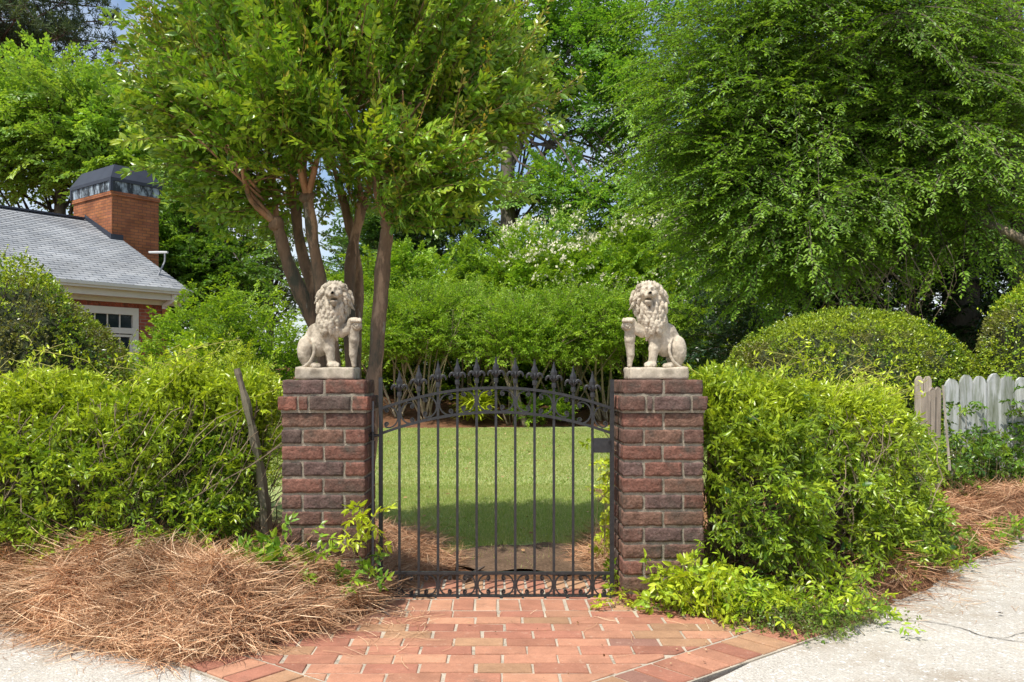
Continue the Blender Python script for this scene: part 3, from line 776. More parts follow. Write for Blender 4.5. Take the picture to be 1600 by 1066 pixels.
    dsp = lambda Q: (.0011 * fbm(Q * 90, 2)).astype(np.float32)
    V, Fq = sdf_mesh(pr_, cv, (-.20, -.12, .055), (.175, .12, .525), .0024, dsp)
    def fin(V, Fq):
        V = V.copy()
        if mir: V[:, 0] *= -1; Fq = Fq[:, ::-1]
        return V + np.array(base), Fq
    def colr(V):
        c = np.array([.52, .45, .345]) * (.86 if mir else 1.0); n_ = fbm(V * 30, 3)[:, None]; b = np.clip(fbm(V * 22 + 8, 3) * 1.5 + .1, 0, 1)[:, None] * (.70 if mir else .5); return np.clip(c * (1 + .12 * n_), 0, 1) * (1 - b) + np.array([.20, .165, .12]) * b
    g = Geo(); v, f = fin(V, Fq); g.add(v, f, colr(V)); g.build('lion_body', M['stone'], root, True)
    # shield with a rolled scroll top
    sp = []
    for a, b, ra, rb in [((190, 480), (185, 640), 50, 46), ((185, 640), (195, 780), 44, 34), ((195, 780), (185, 885), 33, 18)]:
        for w_ in (10, 22, 34): sp.append(('cap', P(a[0], a[1], w_), P(b[0], b[1], w_), mm(ra), mm(rb), .004))
    sp.append(('cap', P(152, 505, 10), P(152, 505, 56), mm(43), mm(43), .002))
    scv = []
    for t in np.linspace(0, 2.6 * PI, 26):
        r_ = 35 - t * 3.6; scv.append(('cap', P(152 + r_ * math.cos(t + 1), 505 - r_ * math.sin(t + 1), 72), P(152 + r_ * math.cos(t + 1), 505 - r_ * math.sin(t + 1), 86), mm(5), mm(5), .001))
    for t in ():
        r_ = 34 - t * 3; x = 152 + r_ * math.cos(PI * .5 - t) * 1.0; y = 500 - r_ * math.sin(PI * .5 - t); sp.append(('cap', P(x, y, 18), P(x, y, 58), mm(14), mm(14), .001))
    sp.append(('cap', P(205, 480, 40), P(228, 610, 44), mm(16), mm(9), .002)); sp.append(('cap', P(170, 470, 42), P(215, 480, 46), mm(14), mm(16), .002))
    V2, F2 = sdf_mesh(sp, scv, (-.22, -.09, .05), (-.08, .02, .34), .0024, dsp)
    g = Geo(); v, f = fin(V2, F2); g.add(v, f, colr(V2) * .92); g.build('shield', M['stone'], root, True)
    g = Geo(); V3, F3 = cube_grid(30, 22, 6); h = np.array([.145, .105, .030]); p = V3 * h; q = np.clip(p, -(h - .006), h - .006); d = p - q; L = np.linalg.norm(d, axis=1, keepdims=True)
    p = np.where(L > 1e-9, q + d / np.maximum(L, 1e-9) * .006, p) + np.array([0, 0, .031]); p = p + .0022 * np.stack([fbm(p * 40 + o, 2) for o in (0, 9, 30)], -1)
    p[:, 2] += np.where(p[:, 2] > .05, .004 * fbm(p * 18, 2), 0)
    v, f = fin(p, F3); g.add(v, f, colr(p)); g.build('plinth', M['stone'], root, True)
TOP = 1.108
for mir, px, lab in ((False, 1026, 'pale stone seated lion on the right pillar, above the gate latch side, mouth open'),
                     (True, 511, 'weathered stone seated lion on the left pillar beside the crape myrtle trunks, mane streaked darker')):
    b0 = np.array([(px - X0) * (PF + .125) / F, PF + .155, TOP + .001])
    r0 = thing('lion_statue', b0, lab, 'statue', 'stone lions on the gate pillars')
    lion(mir, r0, b0, .3 if mir else 0)

# ------------------------------------------------------------------ house
U = nrmz(np.array([.62, .78, 0.])); Vv = np.array([-U[1], U[0], 0.])
E0 = np.array([-6.71, 19.26, 0.])
house = thing('brick_house', (E0[0] - .3, E0[1], 0), 'red brick house with grey shingle roof and big chimney, half hidden by the clipped hedge', 'house')
def hp(a, d, z): return E0 + U * a + Vv * d + np.array([0, 0, z])
def hbox(g, a0, a1, d0, d1, z0, z1, col=(1, 1, 1)):
    v = np.array([hp(a, d, z) for a in (a0, a1) for d in (d0, d1) for z in (z0, z1)])
    f = np.array([[0, 1, 3, 2], [4, 6, 7, 5], [0, 4, 5, 1], [2, 3, 7, 6], [0, 2, 6, 4], [1, 5, 7, 3]]); g.add(v, f, col)
def add_uv(o, fn):
    me = o.data; uv = me.uv_layers.new(name='UVMap'); n = len(me.loops); vi = np.zeros(n, np.int32); me.loops.foreach_get('vertex_index', vi)
    co = np.zeros(len(me.vertices) * 3, np.float32); me.vertices.foreach_get('co', co); co = co.reshape(-1, 3)[vi]
    off = np.zeros(3); q = o
    while q is not None: off += np.array(q.location); q = q.parent
    nm = np.zeros(len(me.polygons) * 3, np.float32); me.polygons.foreach_get('normal', nm); nm = nm.reshape(-1, 3)
    lt = np.zeros(len(me.polygons), np.int32); me.polygons.foreach_get('loop_total', lt); nm = np.repeat(nm, lt, 0)
    uv.data.foreach_set('uv', fn(co + off, nm).astype(np.float32).ravel())
def walluv(P, N):
    a = (P - E0) @ U; d = (P - E0) @ Vv; front = np.abs(N @ Vv) > .7
    return np.stack([np.where(front, a, d + .1), P[:, 2]], -1)
T26 = .485; RD = 4.16
wg = Geo(); wa, wb = -.35, .35
zr = 3.0 + T26 * (RD - .35)
# walls: front with a window opening, gable end, back
aw1, aw0 = -1.01, -2.35; wt, wbm = 2.60, 1.15
for a0, a1, z0, z1 in ((aw1, wa, 0, 2.79), (-9, aw0, 0, 2.79), (aw0, aw1, wt, 2.79), (aw0, aw1, 0, wbm)): hbox(wg, a0, a1, .35, .55, z0, z1)
gab = [hp(wa, .552, 0), hp(wa, 8.0, 0), hp(wa, 8.0, 2.95), hp(wa, RD, zr + .0), hp(wa, .552, 2.95)]; b2 = [p - U * .2 for p in gab]; n_ = 5; i = np.arange(5)
wg.add(np.array(gab + b2), [np.array([[0, 1, 2, 3, 4]]), np.array([[9, 8, 7, 6, 5]]), np.stack([i, i + 5, (i + 1) % 5 + 5, (i + 1) % 5], -1)])
hbox(wg, -9, wa, 7.8, 7.998, 0, 2.79)
o = wg.build('wall', M['housebrick'], house); add_uv(o, walluv)
# soldier course over the window, proud of the wall
sg_ = Geo(); x = -3.2
while x < -.36:
    hbox(sg_, x, min(x + .062, wa), .343, .352, 2.61, 2.788, np.array([.30, .085, .05]) * random.uniform(.7, 1.2)); x += .072
sg_.build('soldier_course', M['brick'], house)
# window
wn = Geo(); fr = .09
for a0, a1, z0, z1 in ((aw0, aw1, wt - .15, wt), (aw1 - .13, aw1, wbm, wt - .15), (aw0, aw0 + .13, wbm, wt - .15), (aw0 + .13, aw1 - .13, 2.05, 2.17), (aw0 + .13, aw1 - .13, wbm, wbm + .1)): hbox(wn, a0, a1, .33, .40, z0, z1)
for a in np.linspace(aw0 + .13, aw1 - .13, 5)[1:-1]: hbox(wn, a - .012, a + .012, .37, .39, 2.17, wt - .15)
for a in np.linspace(aw0 + .13, aw1 - .13, 5)[1:-1]: hbox(wn, a - .012, a + .012, .37, .39, wbm + .1, 2.05)
hbox(wn, aw1 - .18, aw1 - .13, .355, .40, wbm + .1, 2.03); hbox(wn, aw0 + .18, aw1 - .18, .355, .40, 1.98, 2.03)
wo = wn.build('window', M['trim'], house)
g = Geo(); hbox(g, aw0 + .1, aw1 - .1, .395, .40, wbm + .05, wt - .1); g.build('pane', M['glass'], wo)
# soffit, fascia, gutter
g = Geo(); hbox(g, -9, -.02, .02, .34, 2.795, 2.83); hbox(g, -9, -.02, .30, .352, 2.70, 2.795); hbox(g, -.352, -.02, .36, .42, 2.72, 2.94)
g.build('soffit', M['trim'], house)
g = Geo(); hbox(g, -9, .02, -.10, .02, 2.93, 3.03); hbox(g, -9, .02, -.13, -.10, 2.98, 3.045); hbox(g, -9, .0, .02, .05, 2.83, 3.0); g.build('gutter', M['trim'], house)
# roof slab (two slopes), top surface carries shingle courses as small steps
def rz(d): return 3.03 + T26 * min(d, 2 * RD - d)
rg = Geo(); nrow = 34; ds = np.linspace(-.06, RD, nrow + 1)
for k in range(nrow):
    d0, d1 = ds[k], ds[k + 1]; z0, z1 = rz(d0), rz(d1)
    v = [hp(-9, d0, z0 + .012), hp(.03, d0, z0 + .012), hp(.03, d1, z1), hp(-9, d1, z1), hp(-9, d0, z0 - .03), hp(.03, d0, z0 - .03), hp(.03, d1, z1 - .05), hp(-9, d1, z1 - .05)]
    rg.add(v, np.array([[0, 1, 2, 3], [4, 5, 1, 0], [7, 6, 5, 4], [1, 5, 6, 2]]))
v = [hp(-9, RD, rz(RD)), hp(.03, RD, rz(RD)), hp(.03, 2 * RD + .1, rz(0) - .03), hp(-9, 2 * RD + .1, rz(0) - .03)]; rg.add(v, np.array([[0, 1, 2, 3]]))
ro = rg.build('roof', M['shingle'], house); add_uv(ro, lambda P, N: np.stack([(P - E0) @ U, ((P - E0) @ Vv) * 1.11], -1))
g = Geo(); hbox(g, -9, -.32, RD - .12, RD + .12, rz(RD) - .01, rz(RD) + .035); g.build('ridge_cap', M['capband'] if 0 else M['cap'], ro)
# chimney
cgm = Geo(); ca, cb, cd0, cd1 = -.25, .97, 2.90, 4.80
hbox(cgm, ca, cb, cd0, cd1, 0, 5.50); hbox(cgm, ca - .03, cb + .03, cd0 - .03, cd1 + .03, 5.505, 5.60)
chm = cgm.build('chimney', M['chimbrick'], house)
def cuv(P, N):
    a = (P - E0) @ U; d = (P - E0) @ Vv; front = np.abs(N @ Vv) > .7; return np.stack([np.where(front, a, d + .1), P[:, 2]], -1)
add_uv(chm, cuv)
g = Geo(); hbox(g, ca - .035, cb + .035, cd0 - .035, cd1 + .035, 5.60, 5.86); g.build('metal_band', M['capband'], chm)
g = Geo()
a0, a1, d0, d1 = ca - .06, cb + .06, cd0 - .06, cd1 + .06; ins = .20
z0_, z1_, z2_ = 5.84, 5.92, 6.28
v = [hp(a, d, z) for z in (z0_, z1_) for a, d in ((a0, d0), (a1, d0), (a1, d1), (a0, d1))] + [hp(a, d, z2_) for a, d in ((a0 + ins, d0 + ins), (a1 - ins, d0 + ins), (a1 - ins, d1 - ins), (a0 + ins, d1 - ins))]
i = np.arange(4); j = (i + 1) % 4
g.add(v, [np.concatenate([np.stack([i, j, j + 4, i + 4], -1), np.stack([i + 4, j + 4, j + 8, i + 8], -1), np.array([[8, 9, 10, 11], [3, 2, 1, 0]])])])
for a, d in ((a0, d0), (a1 - .07, d0), (a0, d1 - .07), (a1 - .07, d1 - .07)): hbox(g, a, a + .07, d, d + .07, 5.60, 5.84)
g.build('chimney_cap', M['cap'], chm)
g = Geo()
hbox(g, ca - .02, .03, cd0 - .02, cd0 - .002, rz(cd0) - .02, rz(cd0) + .13)
v = [hp(ca - .02, cd0 - .02, rz(cd0) + .01), hp(ca - .02, RD, rz(RD) + .01), hp(ca - .02, RD, rz(RD) + .12), hp(ca - .02, cd0 - .02, rz(cd0) + .13)]; v2 = [p - U * .012 for p in v]
g.add(v + v2, [np.array([[3, 2, 1, 0], [4, 5, 6, 7]]), np.array([[3, 7, 6, 2], [0, 4, 7, 3]])]); g.build('flashing', M['cap'], chm)
# downspout
g = Geo(); dp = hp(-.42, .29, 0)
tube(g, [dp + [0, 0, .1], dp + [0, 0, 1.4], dp + [0, 0, 2.62]], .062, 4, rot0=PI / 4); do = g.build('downspout', M['downspout'], house)
g = Geo(); tube(g, spline([dp + [0, 0, 2.60], dp + [.01, -.02, 2.70], hp(-.38, .02, 2.80), hp(-.37, -.03, 2.93)], 8), .060, 4, rot0=PI / 4); g.build('elbow', M['white'], do)
# small sensor on a bent pole at the roof edge
sp_ = thing('roof_sensor', hp(-.22, .8, rz(.8)), 'small white flat sensor on a bent grey pole near the roof corner', 'sensor')
g = Geo(); tube(g, spline([hp(-.3, .8, rz(.8) - .03), hp(-.18, .8, rz(.8) + .2), hp(-.12, .8, rz(.8) + .34), hp(-.12, .8, rz(.8) + .52)], 10), .020, 6); g.build('pole', M['greymetal'], sp_)
g = Geo(); rbox(g, hp(-.32, .72, rz(.8) + .50), (.42, .10, .05), .015, (3, 2, 2)); g.build('sensor_head', M['white'], sp_)

# ------------------------------------------------------------------ plants
LIME = (.50, .60, .035); BRT = (.28, .44, .028); MID = (.125, .25, .024); DRK = (.042, .10, .018); BLU = (.035, .085, .04); YEL = (.34, .36, .04)
BROWNLEAF = (.26, .14, .06)
def shell(n, c, r, zmin=-1, zmax=1, depth=.25, squash=None, bump=.12, f=1.3):
    """points and outward normals through the outer shell of a lumpy ellipsoid"""
    d = nrmz(rng.normal(0, 1, (n * 3, 3))); d = d[(d[:, 2] > zmin) & (d[:, 2] < zmax)][:n]
    r = np.array(r, float); c = np.array(c, float)
    q = 1 - depth * rng.random(len(d)) ** 1.6
    lump = 1 + bump * fbm(d * f + c, 2)
    P = c + d * r * (q * lump)[:, None]; return P, nrmz(d / r)
def clipped(name, c, r, label, cat, n, leaf=.034, zmin=-.35, pal=None, wts=None, group=None, bump=.05):
    root = thing(name, (c[0], c[1], 0), label, cat, group)
    bump = .085; P, N = shell(n, c, r, zmin, 1, .13, bump=bump, f=2.2)
    keep = P[:, 2] > .05; P, N = P[keep], N[keep]; n = len(P)
    pal = pal or [LIME, BRT, MID, DRK, (.10, .13, .03)]; wts = wts or [2.5, 3, 3, 3, 1]
    k = 4; Pk = np.repeat(P, k, 0) + rng.normal(0, .012, (n * k, 3)); Nk = np.repeat(N, k, 0)
    D = Nk * .7 + rng.normal(0, .6, (n * k, 3)); NN = Nk + rng.normal(0, .6, (n * k, 3))
    patch = fbm(P * 3.1 + 5, 3); cc = pick(pal, wts, n); lim = np.clip(.7 + patch, 0, 1)[:, None] ** 1.2
    cc = cc * (1 - lim * .55) + np.array(LIME) * lim * .55 * rng.uniform(.4, 1, (n, 1))
    br_ = np.clip((fbm(P * 2.4 + 40, 3) - .30) * 3, 0, .75)[:, None] * (N[:, 2:3] < .75); cc = cc * (1 - br_) + np.array((.16, .13, .06)) * br_
    C = np.repeat(cc, k, 0) * rng.uniform(.75, 1.25, (n * k, 1))
    g = Geo(); leaves(g, Pk, D, NN, leaf * rng.uniform(.6, 1.2, n * k), leaf * .52, C, 'd', .3, .1)
    q = rng.choice(np.flatnonzero(N[:, 2] > .1), 46); e = P[q] + nrmz(N[q] + UP * .8 + rng.normal(0, .4, (46, 3))) * rng.uniform(.05, .2, (46, 1)); sticks(g, P[q], e, .003, .002, (.25, .28, .08))
    for f_ in (.4, .7, 1.0): leaves(g, P[q] + (e - P[q]) * f_, rng.normal(0, .7, (46, 3)) + UP, rng.normal(0, 1, (46, 3)), .035, .017, np.array(LIME) * rng.uniform(.7, 1.1, (46, 1)))
    g.build('foliage', M['glossleaf'], root)
    # inside: twigs from the middle to the shell, then an added core
    m = 900; P2, N2 = shell(m, c, np.array(r) * .93, zmin, 1, .15, bump=bump, f=2.2)
    ctr = np.array([c[0], c[1], max(.1, c[2] - r[2] * .6)]); q = P2 * .45 + ctr * .55
    g = Geo(); sticks(g, q, P2, .012, .004, (.10, .08, .06)); sticks(g, np.tile(ctr, (m, 1)) + rng.normal(0, .1, (m, 3)), q, .02, .012, (.10, .08, .06))
    V, Fc = cube_grid(16, 16, 16); d = nrmz(V); rr = np.array(r) * .84  # added solid dark core, not branches; blocks the view through the leaf shell
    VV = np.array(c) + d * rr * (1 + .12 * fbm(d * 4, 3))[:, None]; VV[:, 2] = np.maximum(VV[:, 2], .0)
    g.add(VV, Fc, (.045, .055, .025)); g.build('branches_and_dark_core', M['stem'], root)
    return root
# left clipped mound, right clipped mound, far right one
clipped('clipped_hedge', (-4.15, 6.6, .75), (1.45, 1.05, 1.36), 'rounded clipped holly mound at the far left, in front of the brick house', 'hedge', 15000, .030, group='clipped evergreen mounds')
clipped('clipped_hedge', (4.05, 9.8, .80), (1.48, 1.15, 1.10), 'wide dome clipped holly mound behind the white fence on the right', 'hedge', 16000, .034, group='clipped evergreen mounds')
clipped('clipped_hedge', (5.85, 8.8, .95), (.84, .80, 1.38), 'tall egg clipped bright mound at the right edge, beside the white fence', 'hedge', 9000, .032, pal=[LIME, BRT, MID, DRK], wts=[4, 4, 2, 1], group='clipped evergreen mounds')

# --- vine covered fences
def vine(name, path, label, nfr, hfun, tfun, pal, wts, seed, bulge=.1):
    """hedge of twining vine: path list of (x,y), outward = towards camera; height hfun(s), thickness tfun(s)"""
    root = thing(name, (*np.mean(path, 0), 0), label, 'vine hedge', 'flowering vines smothering the front fence')
    Pp = np.array([(a, b, 0) for a, b in path], float); seg = np.linalg.norm(np.diff(Pp, axis=0), axis=1); cum = np.concatenate([[0], np.cumsum(seg)]); Ltot = cum[-1]
    def at(s_):
        x = np.interp(s_, cum, Pp[:, 0]); y = np.interp(s_, cum, Pp[:, 1]); dx = np.interp(s_ + .02, cum, Pp[:, 0]) - np.interp(s_ - .02, cum, Pp[:, 0]); dy = np.interp(s_ + .02, cum, Pp[:, 1]) - np.interp(s_ - .02, cum, Pp[:, 1])
        n_ = np.stack([dy, -dx, dx * 0], -1); return np.stack([x, y, x * 0], -1), nrmz(n_)
    s_ = rng.uniform(0, Ltot, nfr); th = rng.beta(1.15, 1.0, nfr) * PI * .98      # 0 = front foot, pi/2 = top, pi = back
    th = np.where(th > PI * .62, th * .62, th)
    P0, Nf = at(s_); H = hfun(s_ / Ltot); Tk = tfun(s_ / Ltot)
    e = .62; cx_ = np.sign(np.cos(th)) * np.abs(np.cos(th)) ** e; sz_ = np.abs(np.sin(th)) ** e
    lump = 1 + .30 * fbm(np.stack([s_ * 2.6, th * 2.0, s_ * 0 + seed], -1), 3)
    dep = (1 - .30 * rng.random(nfr) ** 1.5) * lump
    foot = 1 + bulge * np.clip(1 - sz_ * 1.1, 0, 1)
    P = P0 + Nf * (Tk * cx_ * dep * foot)[:, None] + UP * (H * sz_ * (.55 + .45 * dep))[:, None]
    out = nrmz(Nf * (cx_ * .8)[:, None] + UP * (sz_ * .9)[:, None] + rng.normal(0, .35, (nfr, 3)))
    out[:, 2] -= .22 * (th < .5); keep = P[:, 2] > .05; P, out, th = P[keep], out[keep], th[keep]
    gl = Geo(); gb = Geo()
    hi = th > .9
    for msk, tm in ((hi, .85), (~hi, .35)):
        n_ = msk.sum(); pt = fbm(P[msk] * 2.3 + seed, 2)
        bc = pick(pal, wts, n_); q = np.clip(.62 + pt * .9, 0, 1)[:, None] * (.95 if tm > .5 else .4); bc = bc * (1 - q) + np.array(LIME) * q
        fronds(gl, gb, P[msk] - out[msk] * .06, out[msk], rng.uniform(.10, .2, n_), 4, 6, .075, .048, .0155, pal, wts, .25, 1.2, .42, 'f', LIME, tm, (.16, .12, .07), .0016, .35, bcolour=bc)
    # tangled old stems
    m = 700; ss = Ltot * (rng.uniform(0, 1, m) ** (.6 if seed < 5 else 1)); A, Nn = at(ss); Hh = hfun(ss / Ltot); Tt = tfun(ss / Ltot)
    for q in range(m):
        f = rng.uniform(.35, 1.04); z0 = rng.uniform(0, .5) * Hh[q]; z1 = min(Hh[q] * .93, z0 + rng.uniform(.3, .8)); dx = rng.normal(0, .25)
        tdir = np.array([Nn[q][1], -Nn[q][0], 0]) * -1
        pts = [A[q] + Nn[q] * Tt[q] * f + UP * z0, A[q] + Nn[q] * Tt[q] * (f + rng.normal(0, .1)) + tdir * dx * .5 + UP * (z0 + z1) / 2, A[q] + Nn[q] * Tt[q] * f * .8 + tdir * dx + UP * z1]
        sp = spline(pts, 9) + rng.normal(0, .016, (9, 3)); c_ = np.array((.15, .115, .075)) * rng.uniform(.5, 1.5)
        sticks(gb, sp[:-1], sp[1:], rng.uniform(.0014, .0042), rng.uniform(.0012, .003), c_ * 1.25)
    # long free shoots
    m = 75; ss = rng.uniform(.02, .98, m) * Ltot; A, Nn = at(ss); Hh = hfun(ss / Ltot); Tt = tfun(ss / Ltot)
    for q in range(m):
        b = A[q] + UP * Hh[q] * .98 + Nn[q] * Tt[q] * rng.uniform(-.4, .7); d = np.array([rng.normal(0, .6), rng.normal(0, .4), rng.uniform(.4, 1)]); L = rng.uniform(.12, .38)
        sp = spline([b, b + d * L * .6, b + d * L + [rng.normal(0, .05), 0, -.02], b + d * L * 1.25 + [rng.normal(0, .08), 0, -.1 * L]], 12)
        sticks(gb, sp[:-1], sp[1:], .0019, .0016, (.32, .30, .08))
        n_ = 10; k = rng.integers(1, 11, n_); dd = nrmz(rng.normal(0, .6, (n_, 3)) + [0, 0, .3]); leaves(gl, sp[k], dd, rng.normal(0, 1, (n_, 3)) + UP, .036, .011, np.array(LIME) * 1.1 * rng.uniform(.8, 1.2, (n_, 1)), 'f')
    k = rng.choice(len(P), 420); leaves(gl, P[k] + out[k] * .03, nrmz(out[k] + rng.normal(0, .8, (420, 3)) - UP * .3), rng.normal(0, .5, (420, 3)) + UP * .7 - [0, .5, 0], rng.uniform(.045, .08, 420), rng.uniform(.022, .038, 420), pick([MID, (.07, .16, .03), (.18, .30, .05)], [2, 2, 1], 420), 'f', .2, .2)
    # a few dead leaves caught in the tangle
    k = rng.choice(len(P), 90); leaves(gl, P[k], nrmz(rng.normal(0, 1, (90, 3))), rng.normal(0, 1, (90, 3)), .04, .02, np.array(BROWNLEAF) * rng.uniform(.5, 1.4, (90, 1)), 'f')
    gl.build('foliage', M['glossleaf'], root); gb.build('stems', M['stem'], root)
    return root
VP = [LIME, BRT, MID, DRK, (.045, .12, .02)]; VW = [1.6, 3, 4, 2.2, 2]
vine('vine_hedge', [(-3.9, 4.78), (-2.4, 4.74), (-1.7, 4.70), (-1.20, 4.66)], 'dense lime topped vine hedge left of the gate, above the big straw heap', 5600,
     lambda u: 1.04 + .04 * np.sin(u * 9) - .10 * np.clip(u - .93, 0, 1) * 14, lambda u: .42 + .05 * np.sin(u * 13) - .22 * np.clip(u - .83, 0, 1) * 6, VP, VW, 3.3)
vine('vine_hedge', [(1.03, 4.72), (1.6, 4.80), (2.1, 5.22), (2.45, 5.8), (2.72, 6.35)], 'sprawling bright vine hedge right of the gate, spilling towards the pale concrete', 6600,
     lambda u: .97 + .04 * np.sin(u * 8) - .20 * np.clip(u - .5, 0, 1), lambda u: .40 + .08 * np.sin(np.clip(u * 1.5, 0, 1) * PI) + .04 * np.sin(u * 17) - .14 * u, VP, VW, 9.1, .35)

# --- wooden fence under the vines and the white board fence
def picket(g, x, y, h, w_, t_, ang, col, lean=0, ztop='dog'):
    n = 10; hw = w_ / 2; prof = [(-hw, 0), (hw, 0), (hw, h - w_ * .55), (hw * .72, h - w_ * .2), (hw * .3, h), (-hw * .3, h), (-hw * .72, h - w_ * .2), (-hw, h - w_ * .55)]
    P = np.array([[a + lean * b, -t_ / 2, b] for a, b in prof] + [[a + lean * b, t_ / 2, b] for a, b in prof]); P = rotz(P, ang) + np.array([x, y, 0]); P += .002 * rng.normal(0, 1, P.shape)
    m = len(prof); i = np.arange(m); g.add(P, [np.arange(m)[None], (np.arange(m)[::-1] + m)[None], np.stack([(i + 1) % m, i, i + m, (i + 1) % m + m], -1)], col)
f1 = thing('picket_fence', (3.2, 7.1, 0), 'grey weathered picket fence ending beside the white boards, half under vines', 'fence')
gray = (.33, .28, .22)
for q in range(26):
    u = q / 25; x = 1.35 + u * 1.95; y = np.interp(x, [1.1, 1.7, 2.3, 2.9, 3.4], [4.85, 4.98, 5.5, 6.35, 7.3])
    g = Geo(); picket(g, x, y, .95 + rng.uniform(-.02, .02), .075, .02, R(40 + 15 * u), np.array(gray) * rng.uniform(.7, 1.15), rng.normal(0, .012)); g.build('picket', M['wood'], f1)
for k, (px, top, wpx) in enumerate(((1446, 612, 11), (1457, 606, 9), (1468, 605, 9))):
    p = W(px, 700, 7.25); h = 1.12 - (top - 590) / F * 7.25
    g = Geo(); picket(g, p[0], 7.25 + k * .03, h, wpx / F * 7.25 * 1.1, .022, R(12), np.array(gray) * rng.uniform(.8, 1.15), .01 * k); g.build('picket', M['wood'], f1)
for px, top in ((1436, 588), (1449, 588)):
    p = W(px, 700, 7.9); g = Geo(); picket(g, p[0], 7.9, CAM_H - (top - 590) / F * 7.9, .07, .022, 0, np.array(gray) * 1.2); g.build('picket', M['wood'], f1)
g = Geo(); a = np.array([[1.2, 4.92, .75], [1.7, 5.02, .75], [2.3, 5.54, .75], [2.9, 6.39, .75], [3.35, 7.3, .75]]); tube(g, a + [0, .03, -.55], .03, 4, (.28, .22, .16)); g.build('fence_rail', M['wood'], f1)
st = thing('wooden_stake', W(1480, 720, 7.1), 'thin pale stick leaning between the grey pickets and the white boards', 'stake')
g = Geo(); tube(g, [W(1484, 735, 7.1), W(1478, 660, 7.1), W(1473, 602, 7.12)], [.011, .010, .008], 6, (.36, .32, .26), .15); g.build('stick', M['wood'], st)
f2 = thing('board_fence', (4.3, 8.1, 0), 'white painted board fence with scalloped tops between the two right mounds', 'fence')
xs_ = [1476, 1498, 1519, 1541, 1563, 1585, 1606, 1628]; tops = [592, 586, 588, 584, 585, 590, 592, 594]
for k in range(7):
    a, b = W(xs_[k], 700, 8.1), W(xs_[k + 1], 700, 8.1); g = Geo(); picket(g, (a[0] + b[0]) / 2, 8.1, CAM_H - (tops[k] - 590) / F * 8.1, (b[0] - a[0]) * .965, .022, 0, np.array((.50, .51, .50)) * rng.uniform(.78, 1.08), rng.normal(0, .004)); g.build('board', M['whitewood'], f2)
for z in (.3, .85): g = Geo(); a, b = W(1478, 700, 8.1), W(1628, 700, 8.1); box(((a[0] + b[0]) / 2, 8.135, z), (b[0] - a[0], .035, .08), 0, (.6, .6, .58), g); g.build('rail', M['whitewood'], f2)
# weathered posts near the pillars
po = thing('fence_post', W(385, 850, 4.55), 'weathered grey split post leaning in the left vines next to the pillar', 'post')
g = Geo(); pts = spline([W(420, 905, 4.50), W(410, 760, 4.46), W(392, 660, 4.42), W(370, 576, 4.40)], 20); tube(g, pts, np.linspace(.034, .017, 20), 6, (.17, .145, .105), .35, 14); g.build('post', M['wood'], po)
po = thing('fence_post', W(1118, 850, 4.6), 'greenish brown post beside the right pillar, half buried in leaves', 'post')
g = Geo(); rbox(g, W(1119, 776, 4.62), (.085, .085, .82), .01, (4, 4, 12), .004, 14, col=(.22, .17, .07)); g.build('post', M['wood'], po)

# ------------------------------------------------------------------ crape myrtle by the gate
BK = (.22, .145, .09); BKG = (.15, .13, .10)
def limb(g, pts, r0, r1, n=18, col=BK, ns=8, rough=.18): tube(g, spline(pts, n), np.linspace(r0, r1, n), ns, col, rough, 9)
cm = thing('crape_myrtle', W(545, 840, 5.7) * [1, 1, 0], 'tan barked multi trunk crape myrtle with wide leafy crown behind the left pillar', 'tree')
tr = [
 [(545, 900, 5.75), (505, 560, 5.75), (478, 480, 5.7), (450, 410, 5.65), (432, 350, 5.6)],
 [(548, 900, 5.7), (512, 560, 5.8), (488, 450, 5.85), (468, 380, 5.9), (462, 320, 5.9)],
 [(552, 900, 5.6), (520, 560, 5.6), (502, 450, 5.6), (490, 380, 5.55), (480, 310, 5.5)],
 [(560, 900, 5.9), (548, 560, 6.0), (546, 440, 6.05), (553, 380, 6.1), (566, 320, 6.1)],
 [(562, 900, 5.95), (556, 560, 6.1), (560, 430, 6.2), (545, 350, 6.2), (530, 290, 6.2)],
 [(566, 900, 5.55), (580, 640, 5.5), (592, 500, 5.5), (600, 400, 5.5), (606, 350, 5.5)]]
rad = [.045, .041, .044, .041, .036, .048]
ends = []
for q, t in enumerate(tr):
    g = Geo(); P = [W(*p) for p in t]; P[0][2] = -.03; limb(g, P, rad[q] * 1.15, rad[q] * .82, 26, BK, 10, .22); 
    e = P[-1]; rbox(g, e, (rad[q] * 2.1, rad[q] * 2.1, rad[q] * 1.9), rad[q] * .9, (5, 5, 5), .012, 14, col=BK)
    g.build('trunk', M['smoothbark'], cm, True); ends.append((e, rad[q]))
g = Geo(); tips_ = []
for (e, r_), fan in zip(ends, ([(375, 240), (345, 215), (410, 190)], [(430, 190), (455, 150)], [(500, 170), (450, 130), (520, 120)], [(600, 150), (560, 110)], [(520, 160), (545, 180)], [(690, 240), (700, 205), (640, 160), (570, 230), (610, 190)])):
    for a in fan:
        Yt = e[1] + rng.uniform(-.45, .35); t = W(a[0], a[1], Yt); mid = (e + t) / 2 + [rng.normal(0, .04), 0, -.05]
        g = Geo(); limb(g, [e, mid, t], r_ * .5, .012, 12, (.40, .22, .12), 6, .15); tips_.append((mid, t))
        for _ in range(3):
            f = rng.uniform(.25, .8); b = e + (t - e) * f; t2 = t + rng.normal(0, .2, 3) * [1, 1, .5] + [0, 0, .05]; limb(g, [b, (b + t2) / 2 + rng.normal(0, .03, 3), t2], .012, .004, 7, (.40, .22, .12), 5)
        g.build('limb', M['smoothbark'], cm, True)
def lobes_pts(L, dens=1.0):
    Ps, Ns = [], []
    for c, r, n, dep in L:
        n = int(n * dens)
        P, N = shell(n, c, r, -1, 1, dep, bump=.22, f=1.6); Ps.append(P); Ns.append(N)
    return np.concatenate(Ps), np.concatenate(Ns)
